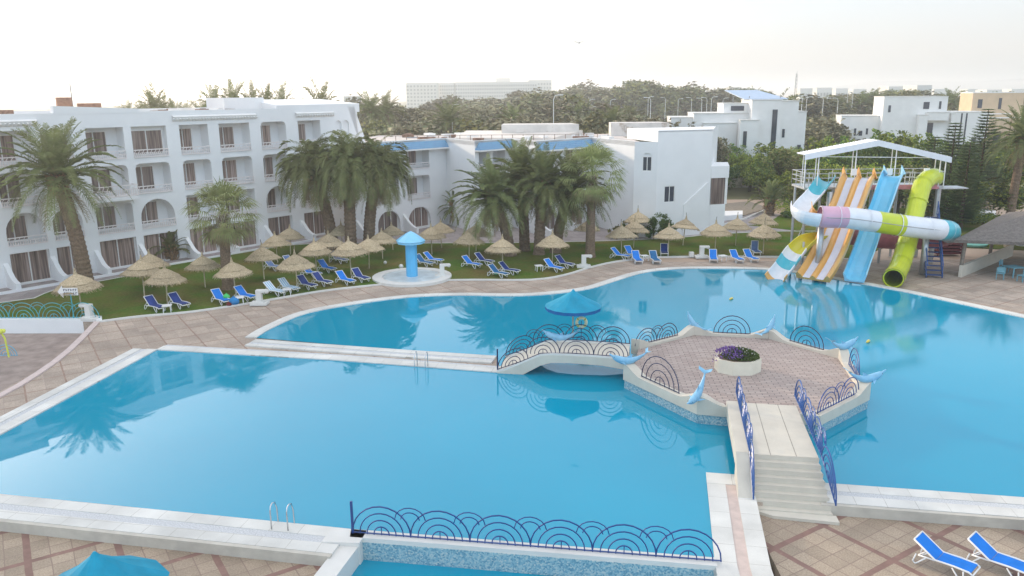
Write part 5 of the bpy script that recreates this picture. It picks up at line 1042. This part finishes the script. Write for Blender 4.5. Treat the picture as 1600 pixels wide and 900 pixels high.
def date_palm(name, label, loc, h, spread, seed, nf=64, lean=(0, 0), r=.32, droopy=False, young=False, group=None, fibre=True, leafl=.6, lod=1.0):
    rg = random.Random(seed); t = thing(name, label, 'palm tree', loc, 0, group); tp = Vector((lean[0], lean[1], h))
    m = MB(); trunk(m, [(0, 0, -.05), (lean[0] * .3, lean[1] * .3, h * .45), tuple(tp)], r, r * .9, rings=max(6, int(h * 3.2 * lod)), seed=seed); m.build('trunk', TRUNK, t)
    if fibre:
        m = MB()
        for k in range(int(90 * lod)):
            a = rg.random() * 6.28; z = rg.uniform(-1.3, .2); q = tp + Vector((math.cos(a) * r * .8, math.sin(a) * r * .8, z)); e = q + Vector((math.cos(a) * rg.uniform(.18, .42), math.sin(a) * rg.uniform(.18, .42), rg.uniform(.15, .45))); m.bar(q, e, .09, .05)
        o = m.build('leaf_bases', FIBRE, t)
    m = MB(); n2 = int(nf * lod)
    for k in range(n2):
        u = (k + .5) / n2; el = R(80) - R(95 if not droopy else 70) * (u ** .85) + rg.uniform(-.1, .1); az = k * 2.39996 + rg.uniform(-.2, .2)
        if young: el = R(85) - R(60) * u
        L = spread * rg.uniform(.85, 1.08) * (.85 + .2 * u); dr = (.35 + .75 * u) if not droopy else (1.3 + 1.0 * u)
        if young: dr = .5 + .4 * u
        frond(m, tp + Vector((0, 0, -.35 * u)), az, el, L, dr, rg, nl=int(34 * lod) if lod >= 1 else 16, ll=leafl, lw=.055 if lod >= 1 else .11, tw=rg.uniform(-1, 1))
    m.build('crown', FROND, t)
    if not young and lod >= .8:
        m = MB()
        for k in range(int(nf * .22)): frond(m, tp + Vector((0, 0, -.6)), rg.random() * 6.28, R(-25) - rg.random() * .5, spread * rg.uniform(.5, .75), .9, rg, nl=18, ll=leafl * .8)
        m.build('dry_fronds', DRY, t)
    return t
def fan_palm(name, label, loc, h, rad, seed, group=None, nf=60, lod=1):
    rg = random.Random(seed); t = thing(name, label, 'palm tree', loc, 0, group); tp = Vector((.1, 0, h)); m = MB(); trunk(m, [(0, 0, -.05), (.02, 0, h * .5), tuple(tp)], .42, .27, rings=int(h * 4), bumpy=.02, seed=seed); m.build('trunk', TRUNK, t)
    m = MB()
    for k in range(150):
        a = rg.random() * 6.28; z = rg.uniform(-1.6, 0); q = tp + Vector((math.cos(a) * .26, math.sin(a) * .26, z)); e = q + Vector((math.cos(a) * .22, math.sin(a) * .22, rg.uniform(.05, .35))); m.bar(q, e, .07, .03)
    m.build('leaf_bases', STUB, t)
    for nm, cnt, mt, e0, e1, rr in (('crown', int(nf * .7), FRONDL, 86, -42, 1.0), ('dry_fronds', int(nf * .25), DRY, -35, -75, .8)):
        m = MB()
        for k in range(cnt):
            u = (k + .5) / cnt; el = R(e0 + (e1 - e0) * u) + rg.uniform(-.12, .12); az = k * 2.39996 + rg.uniform(-.3, .3); d = Vector((math.cos(az) * math.cos(el), math.sin(az) * math.cos(el), math.sin(el))); side = Vector((-math.sin(az), math.cos(az), 0)); nrm = side.cross(d).normalized()
            pl_ = rad * rg.uniform(.45, .6) * rr; hub = tp + d * pl_ + Vector((0, 0, -.1 * pl_)); m.add([tp - side * .03, tp + side * .03, hub + side * .02, hub - side * .02], [(0, 1, 2, 3)])
            nb = 20; fl = rad * .52 * rr * rg.uniform(.85, 1.1)
            for j in range(nb):
                a = R(-82 + 164 * j / (nb - 1)); v = (d * math.cos(a) + side * math.sin(a) + nrm * .12 * rg.uniform(-1, 1)).normalized(); b_ = fl * (.75 + .25 * math.cos(a)); m1 = hub + v * b_ * .55; e = m1 + (v + Vector((0, 0, -.75 - .4 * rg.random()))).normalized() * b_ * .45; w_ = d.cross(v); w_ = (side * math.cos(a) - d * math.sin(a)) * .042
                m.add([hub, m1 - w_, e, m1 + w_], [(0, 1, 2, 3)])
        m.build(nm, mt, t)
    return t
date_palm('date_palm', 'big date palm with thick trunk standing on the lawn before the left wing', (*P(138, 452), .04), 8.0, 5.0, 11, 66, (-.9, -.3), .48, leafl=.7)
fan_palm('fan_palm', 'fan palm with pale leaf bases at left between the straw parasols', (*P(357, 452), .04), 5.2, 2.9, 21, nf=64)
fan_palm('fan_palm', 'taller fan palm in front of the middle wing right of the palm clump', (*P(922, 402), .04), 6.6, 3.3, 22, nf=70)
for (px, py), h, lx, sd, lab in (((522, 392), 7.0, -1.3, 31, 'drooping date palm, leftmost trunk of the shaggy trio'), ((549, 396), 7.3, .2, 32, 'drooping date palm, middle trunk of the shaggy trio'), ((576, 392), 6.9, 1.0, 33, 'drooping date palm, right trunk of the shaggy trio')):
    date_palm('date_palm', lab, (*P(px, py), .04), h, 4.6, sd, 80, (lx, 0), .5, True, group='shaggy drooping palms between the two wings', leafl=.9)
for (px, py), h, lx, sp, sd, lab in (((798, 400), 4.9, -1.4, 4.2, 41, 'date palm leaning left at the left side of the palm clump'), ((820, 392), 6.3, -.3, 4.0, 42, 'date palm second from left in the palm clump'), ((842, 398), 5.8, .4, 4.0, 43, 'date palm third from left in the palm clump'), ((868, 395), 5.2, 1.2, 4.2, 44, 'date palm leaning right at the right side of the palm clump')):
    date_palm('date_palm', lab, (*P(px, py), .04), h, sp, sd, 76, (lx, 0), .45, group='palm clump in front of the middle wing', leafl=.7)
date_palm('young_palm', 'small young palm on the path edge before the left wing', (*P(268, 406), 0), .9, 2.0, 51, 30, (0, 0), .34, young=True, fibre=True, leafl=.35)
date_palm('young_palm', 'small curved palm in the corner between the left and middle segments', (*P(716, 352), 0), 2.0, 2.1, 52, 26, (-.3, 0), .3, leafl=.35)
date_palm('young_palm', 'young palm with a swollen base on the path right of the end block', (*P(1202, 336), 0), 1.5, 3.0, 53, 34, (0, 0), .5, young=True, leafl=.45)
# ------------------------------------------------------------ broadleaf trees
def crown_mesh(seed, blobs, nleaf, ls, mat2=None):
    rg = random.Random(seed); m = MB()
    for (cx_, cy_, cz_, rx, rz) in blobs:
        ncl = max(6, int(rx * rx * 7)); cl = []
        for _ in range(ncl):
            v = Vector((rg.gauss(0, 1), rg.gauss(0, 1), rg.gauss(0, 1))).normalized() * (rg.uniform(.45, 1.05)); cl.append((Vector((cx_ + v.x * rx, cy_ + v.y * rx, cz_ + v.z * rz)), rg.uniform(.16, .34) * rx))
        for c, r in cl:
            for _ in range(max(3, nleaf // ncl)):
                p = c + Vector((rg.gauss(0, 1), rg.gauss(0, 1), rg.gauss(0, .8))) * r * .62; a = Vector((rg.uniform(-1, 1), rg.uniform(-1, 1), rg.uniform(-.6, .6))).normalized(); b = a.cross(Vector((rg.uniform(-1, 1), rg.uniform(-1, 1), rg.uniform(-1, 1)))).normalized(); s = ls * rg.uniform(.6, 1.3)
                m.add([p - a * s, p - b * s * .6, p + a * s, p + b * s * .6], [(0, 1, 2, 3)], rg.random() < .35)
    return m
def broad_tree(seed, h, w_, leafs, ls, mats, name='broadleaf_tree', trunk_h=.35):
    rg = random.Random(seed); t = thing(name, 'x', 'tree'); m = MB(); m.tube([(0, 0, -.1), (.1, 0, h * trunk_h), (0, .1, h * .6)], [.035 * h, .028 * h, .012 * h], 7)
    for k in range(5): a = rg.random() * 6.28; m.tube([(.05, 0, h * trunk_h * rg.uniform(.7, 1)), (math.cos(a) * w_ * .3, math.sin(a) * w_ * .3, h * .68)], [.016 * h, .006 * h], 5)
    m.build('trunk', BARK, t); blobs = []; nb = 7
    for k in range(nb):
        a = k * 2.4 + rg.random(); r = w_ * rg.uniform(.12, .34) if k else 0; z = h * (rg.uniform(.38, .78) if k else .76); rr = w_ * rg.uniform(.2, .30); blobs.append((math.cos(a) * r, math.sin(a) * r, z, rr, min(rr * rg.uniform(.8, 1.1), h - z + .2 if h - z > .5 else rr)))
    crown_mesh(seed + 1, blobs, leafs // nb, ls).build('crown', mats, t); return t
KG = [Spawner(lambda s=s, mm=mm: broad_tree(s, 6, 6, 5200, .15, mm)) for s, mm in ((61, [LEAF, LEAFB]), (62, [LEAFY, LEAF]), (63, [LEAFD, LEAF]), (64, [LEAFB, LEAF]))]
FA = M('hazy_olive', (.25, .22, .13), .7, .35, .4, rnd=.4); FB = M('hazy_green', (.19, .20, .10), .7, .35, .4, rnd=.4); FC = M('hazy_dark', (.17, .16, .10), .7, .35, .4, rnd=.3)  # far foliage colours desaturated, with haze mixed into the tone
FG = [Spawner(lambda s=s, mm=mm: broad_tree(s, 10, 9, 2600, .34, mm)) for s, mm in ((71, [FA, FB]), (72, [FC, FA]), (73, [FA, FA]), (74, [FB, LEAFY]), (75, [FA, FC]))]
rg = random.Random(9)
def row(protos, items, labf, group):
    for i, (px, Y, top_py, wd) in enumerate(sorted(items)):
        x, _, z = W(px, top_py, Y); h0 = 6 if protos is KG else 10; w0 = 6 if protos is KG else 9; sz = max(1.5, z) / h0; o = rg.choice(protos).put((x, Y, -.1), rg.random() * 6.28, labf % ordn(i), group, (wd / w0, wd / w0, sz))
# near belt behind the slides, left to right
belt = [(1128, 112, 232, 6), (1150, 116, 226, 6), (1175, 108, 236, 7), (1200, 112, 224, 8), (1222, 106, 222, 8), (1245, 112, 226, 7), (1262, 100, 236, 6), (1285, 100, 215, 7.5), (1310, 96, 216, 8), (1335, 102, 210, 8), (1352, 92, 222, 7), (1376, 100, 206, 8), (1400, 96, 208, 8), (1424, 104, 205, 8), (1445, 94, 212, 7), (1300, 84, 252, 6), (1340, 82, 254, 6), (1375, 84, 250, 6), (1410, 84, 250, 6), (1440, 82, 248, 6.5), (1240, 96, 262, 4.5), (1262, 84, 270, 4), (1475, 96, 222, 7), (1520, 104, 212, 7), (1570, 100, 215, 8), (1600, 96, 208, 8), (1585, 80, 272, 6), (1138, 104, 258, 3.5), (1190, 102, 250, 5)]
row(KG, belt, 'dense green garden tree, %s from the left in the belt behind the slides', 'garden trees behind the water slides')
# shrubs at the middle wing
def shrub(name, label, loc, w_, h, seed, mats, n=2200, ls=.085):
    t = thing(name, label, 'shrub', loc); m = MB(); m.tube([(0, 0, 0), (0, 0, h * .5)], .06, 5); m.build('stem', BARK, t); rg2 = random.Random(seed); bl = [(rg2.uniform(-.3, .3) * w_, rg2.uniform(-.3, .3) * w_, h * rg2.uniform(.4, .62), w_ * .3, h * .36) for _ in range(5)]; crown_mesh(seed, bl, n // 5, ls).build('foliage', mats, t); return t
shrub('shrub', 'round dark green bush against the middle wing, right of the fan palm', (*P(986, 373), 0), 1.9, 2.4, 81, [LEAFD, LEAF]); shrub('shrub', 'larger twin headed dark bush against the middle wing end wall', (*P(1021, 375), 0), 2.4, 2.6, 82, [LEAFD, LEAF]); shrub('shrub', 'right half of the dark bush at the end wall', (*P(1042, 376), 0), 2.0, 2.1, 83, [LEAFD, LEAF]); shrub('shrub', 'thin olive shrub left of the round bush by the middle wing', (*P(964, 374), 0), 1.6, 1.6, 84, [LEAFY, LEAF], 900)
shrub('shrub', 'climbing shrub on the annex at the right corner of the end block', (*P(1113, 352), 0), 1.6, 3.4, 85, [LEAFD, M('bougainvillea', (.22, .08, .12), .7)], 1200); shrub('shrub', 'low bright yellow green hedge on the lawn behind the young palm', (*P(1245, 328), 0), 6.0, 1.0, 86, [LEAFB, LEAF], 2200, .11); shrub('shrub', 'low bright green hedge under the conifers', (*P(1525, 346), 0), 6.0, .9, 87, [LEAFB, LEAF], 2400, .11); shrub('shrub', 'low dry hedge left of the low bright green hedge', (*P(1470, 338), 0), 5.0, 1.0, 88, [LEAFY, LEAF], 1800, .11)
shrub('shrub', 'small olive shrub between the paths left of the slides', (*P(1240, 318), 0), 3.0, 2.2, 89, [LEAFY, LEAFD], 1500, .1); shrub('shrub', 'round teal green shrub on the far lawn left of the slides', (*P(1232, 340), 0), 2.0, .8, 90, [LEAFD, LEAF], 900)
m = MB(); m.prism([(27, 113.5), (41, 112), (41, 112.3), (27, 113.8)], -.1, 2.0); top(m, 'garden_wall', M('old_white', (.58, .54, .48), .9, .1, .8, .2, 6, ((.2, .2, .12), .8, .5)), 'weathered white garden wall under the trees right of the hotel', 'wall')
# conifers with tiered branches
CONI = M('conifer_green', (.17, .24, .075), .6, .35, .9, trans=.25)
def conifer(name, label, loc, h, wd, seed):
    rg2 = random.Random(seed); t = thing(name, label, 'conifer', loc); m = MB(); m.tube([(0, 0, -.1), (0, 0, h)], [.22, .03], 8); m.build('trunk', BARK, t); m = MB(); nt_ = int(h * 3.2)
    for k in range(nt_):
        u = k / (nt_ - 1); z = .8 + (h - .9) * u; L = wd / 2 * (1 - u) ** .75 + .22
        for j in range(9 if u < .85 else 6):
            az = j * 6.283 / 9 + rg2.uniform(-.3, .3); q = Vector((0, 0, z)); prevp = q; n = 6; l = L * rg2.uniform(.8, 1.12)
            for s in range(n):
                f = (s + 1) / n; e = Vector((math.cos(az) * l * f, math.sin(az) * l * f, z + .28 * l * f * f - .1 * l * f + rg2.uniform(-.03, .03))); side = Vector((-math.sin(az), math.cos(az), 0)); w1 = (.26 + .16 * (1 - f)) * (1 if s < n - 1 else .5)
                for sd_ in (-1, 1):
                    for o_ in range(2):
                        c = prevp.lerp(e, .3 + .5 * o_); tipv = c + side * sd_ * w1 * 1.9 + Vector((math.cos(az), math.sin(az), 0)) * .18 + Vector((0, 0, rg2.uniform(-.02, .10))); m.add([c - Vector((math.cos(az), math.sin(az), 0)) * .12, tipv, c + Vector((math.cos(az), math.sin(az), .12)) * .14], [(0, 1, 2)])
                m.add([prevp - side * .05, prevp + side * .05, e + side * .05 + Vector((0, 0, .05)), e - side * .05], [(0, 1, 2, 3)]); prevp = e
    m.build('foliage', CONI, t); return t
for px, tp_, Y, wd, sd, lab in ((1545, 170, 84, 6.4, 92, 'tallest tiered conifer, with its tip before the tan villa'), (1494, 192, 80, 6.0, 94, 'tiered conifer right of the slide canopy'), (1462, 214, 86, 5, 93, 'narrow paler conifer just behind the right end of the slide canopy'), (1517, 222, 76, 4.6, 97, 'shorter conifer between the two tall ones')):
    x, _, z = W(px, tp_, Y); conifer('conifer', lab, (x, Y, 0), z, wd, sd)
x, _, z = W(1595, 215, 78); date_palm('date_palm', 'palm at the right edge of the frame above the thatched roof', (x, 78, 0), z, 4.2, 95, 60, (.3, 0), .4, leafl=.6)
# far tree masses: individual trees in hazy rows
far = []
def far_row(x0, x1, step, Y0, Y1, prof, wd0, wd1, seed):
    r_ = random.Random(seed); x = x0; out = []
    while x < x1: out.append((x + r_.uniform(-3, 3), r_.uniform(Y0, Y1), prof(x) + r_.uniform(-6, 9), r_.uniform(wd0, wd1))); x += step * r_.uniform(.75, 1.3)
    return out
def lerp_prof(pts):
    def f(x):
        for (a, ya), (b, yb) in zip(pts, pts[1:]):
            if x <= b: return ya + (yb - ya) * max(0, (x - a)) / (b - a)
        return pts[-1][1]
    return f
row(FG, far_row(565, 1060, 17, 120, 150, lerp_prof([(565, 172), (640, 188), (760, 186), (860, 176), (960, 172), (1060, 190)]), 9, 13, 1), 'olive tree in the nearest row beyond the white roofs, %s from the left', 'trees just beyond the hotel roofs')
row(FG, far_row(555, 1020, 15, 170, 220, lerp_prof([(555, 152), (600, 160), (700, 168), (800, 160), (870, 142), (920, 165), (1020, 172)]), 11, 17, 2), 'hazy tree in the middle row beyond the white roofs, %s from the left', 'middle row of trees beyond the roofs')
row(FG, far_row(850, 1190, 9, 330, 400, lerp_prof([(850, 141), (900, 131), (980, 129), (1060, 131), (1100, 137), (1190, 141)]), 17, 26, 3), 'tall hazy tree on the skyline right of the long hotel, %s from the left', 'skyline trees right of the long hotel')
row(FG, far_row(680, 860, 15, 300, 360, lerp_prof([(680, 152), (760, 148), (860, 140)]), 18, 26, 4), 'pale hazy tree at the foot of the long hotel, %s from the left', 'trees at the foot of the long hotel')
row(FG, far_row(1235, 1600, 13, 230, 330, lerp_prof([(1235, 148), (1300, 146), (1400, 144), (1500, 145), (1600, 143)]), 14, 22, 5), 'distant tree behind the white villas, %s from the left', 'distant trees behind the villas')
row(FG, far_row(1240, 1340, 15, 140, 185, lerp_prof([(1240, 176), (1340, 172)]), 9, 13, 6), 'dull green tree between the two white villas, %s from the left', 'trees between the villas')
row(FG, far_row(940, 1110, 15, 108, 118, lerp_prof([(940, 190), (1000, 186), (1110, 196)]), 5, 8, 7), 'dark garden tree before the left villa, %s from the left', 'garden trees before the left villa')
# distant palms
def far_palm(seed, lod=.45): return date_palm('date_palm', 'x', (0, 0, 0), 9, 4.4, seed, 60, (0, 0), .4, lod=lod, leafl=.9, fibre=False)
FP = [Spawner(lambda s=s: far_palm(s)) for s in (101, 102, 103)]
fp = [(100, 190, 166, 5), (198, 190, 160, 5), (220, 210, 158, 5), (290, 200, 160, 5), (378, 190, 154, 5), (425, 200, 152, 5), (238, 130, 146, 4.6), (252, 135, 157, 4), (272, 140, 162, 4), (315, 140, 156, 5), (333, 130, 144, 4.4), (345, 140, 156, 4), (362, 125, 139, 4.4), (393, 130, 143, 4.6), (415, 130, 146, 4), (440, 135, 148, 4), (501, 105, 143, 4.6), (577, 150, 143, 6), (603, 155, 147, 5.5), (700, 135, 148, 7), (800, 150, 158, 6), (900, 170, 150, 7), (957, 130, 163, 5), (985, 200, 150, 8), (1213, 128, 129, 8), (1285, 240, 145, 7), (1368, 260, 137, 7), (1488, 205, 134, 7), (1350, 250, 141, 6), (1570, 190, 141, 7), (1310, 235, 147, 6), (1180, 300, 132, 8)]
for i, (px, Y, py, sp) in enumerate(sorted(fp)):
    x, _, z = W(px, py, Y); s = sp / 5.0; h = max(3, z - 3 * s)
    o = rg.choice(FP).put((x, Y, 0), rg.random() * 6, 'distant palm, %s from the left along the skyline and rooftops' % ordn(i), 'distant palms', (s, s, h / 9 if h / 9 > .3 else .3))
# lamp posts beyond
def lamp():
    t = thing('street_lamp', 'x', 'street lamp'); m = MB(); m.tube([(0, 0, 0), (0, 0, 9.6)], [.09, .05], 6); m.build('pole', LAMPM, t); m = MB(); m.tube([(0, 0, 9.5), (.2, 0, 9.9), (.8, 0, 10)], .04, 5); m.build('arm', LAMPM, t); m = MB(); m.box((1.0, 0, 9.98), (.6, .2, .1)); m.build('lamp_head', LAMPM, t); return t
LP = Spawner(lamp); lp = [(706, 140, 163), (865, 115, 148), (921, 190, 155), (954, 200, 155), (1013, 190, 151), (1017, 150, 152), (1040, 215, 152), (1060, 220, 154), (1081, 200, 152), (1097, 190, 153), (1105, 185, 152), (1112, 180, 151), (1130, 210, 153), (1254, 150, 149), (1261, 180, 151), (1287, 190, 152), (1310, 190, 153), (1325, 240, 144), (1333, 240, 145), (1346, 250, 146)]
for i, (px, Y, py) in enumerate(sorted(lp)):
    x, _, z = W(px, py, Y); LP.put((x, Y, 0), rg.choice((0, 3.14)), 'thin pale street lamp, %s from the left beyond the roofs' % ordn(i), 'street lamps beyond the hotel', (1, 1, max(.5, z / 10)))
m = MB(); x, _, z = W(1245, 115, 420)
for k in range(3): a = k * 2.094; m.tube([(.9 * math.cos(a), .9 * math.sin(a), 0), (.35 * math.cos(a), .35 * math.sin(a), z)], .09, 4)
for k in range(12): m.tube([(.8 * math.cos(2.1 * kk) * (1 - k / 22), .8 * math.sin(2.1 * kk) * (1 - k / 22), z * k / 12 + kk) for kk in range(4)], .06, 3)
top(m, 'radio_mast', GREYC, 'thin lattice radio mast on the skyline above the gap between villas', 'mast', (x, 420, 0))
m = MB(); x, _, z = W(905, 67, 60); m.add([(0, 0, 0), (-.35, .05, .12), (-.32, .2, .1), (-.05, .1, 0), (.35, -.05, .14), (.33, .12, .12), (.04, .1, 0)], [(0, 1, 2, 3), (0, 6, 5, 4)]); m.tube([(0, -.2, 0), (0, .25, 0)], .04, 5); top(m, 'bird', DARKN, 'tiny dark bird flying high in the sky', 'bird', (x, 60, z))
m = MB(); m.prism([(-30, 132), (30, 128), (30, 128.3), (-30, 132.3)], -.1, 2.0); top(m, 'boundary_wall', WHITE2, 'long low pale boundary wall beyond the hotel roofs under the olive trees', 'wall')
m = MB(); m.prism([(60, 195), (130, 190), (130, 191), (60, 196)], -.1, 2.4); top(m, 'boundary_wall', WHITE2, 'long pale wall on the far side of the lamp lined road', 'wall')
# scrub ground beyond the hotel
m = MB(); m.prism([(-700, 100), (700, 100), (2500, 1800), (-2500, 1800)], -.3, -.045); struct(m, 'scrubland', M('scrub', (.17, .165, .09), .95, .35, .05, .6, .6, ((.33, .27, .19), .02, .58)))
# haze
m = MB(); m.box((0, 2600, 26), (7000, 5600, 64)); hz = m.build('haze', [], None); hz['kind'] = 'stuff'
hm = bpy.data.materials.new('haze'); hm.use_nodes = True; t = hm.node_tree; t.nodes.remove(t.nodes['Principled BSDF']); pv = t.nodes.new('ShaderNodeVolumePrincipled'); pv.inputs['Density'].default_value = HAZE; pv.inputs['Color'].default_value = (1, 1, 1, 1); pv.inputs['Anisotropy'].default_value = .5; t.links.new(pv.outputs[0], t.nodes['Material Output'].inputs['Volume']); hz.data.materials.append(hm)
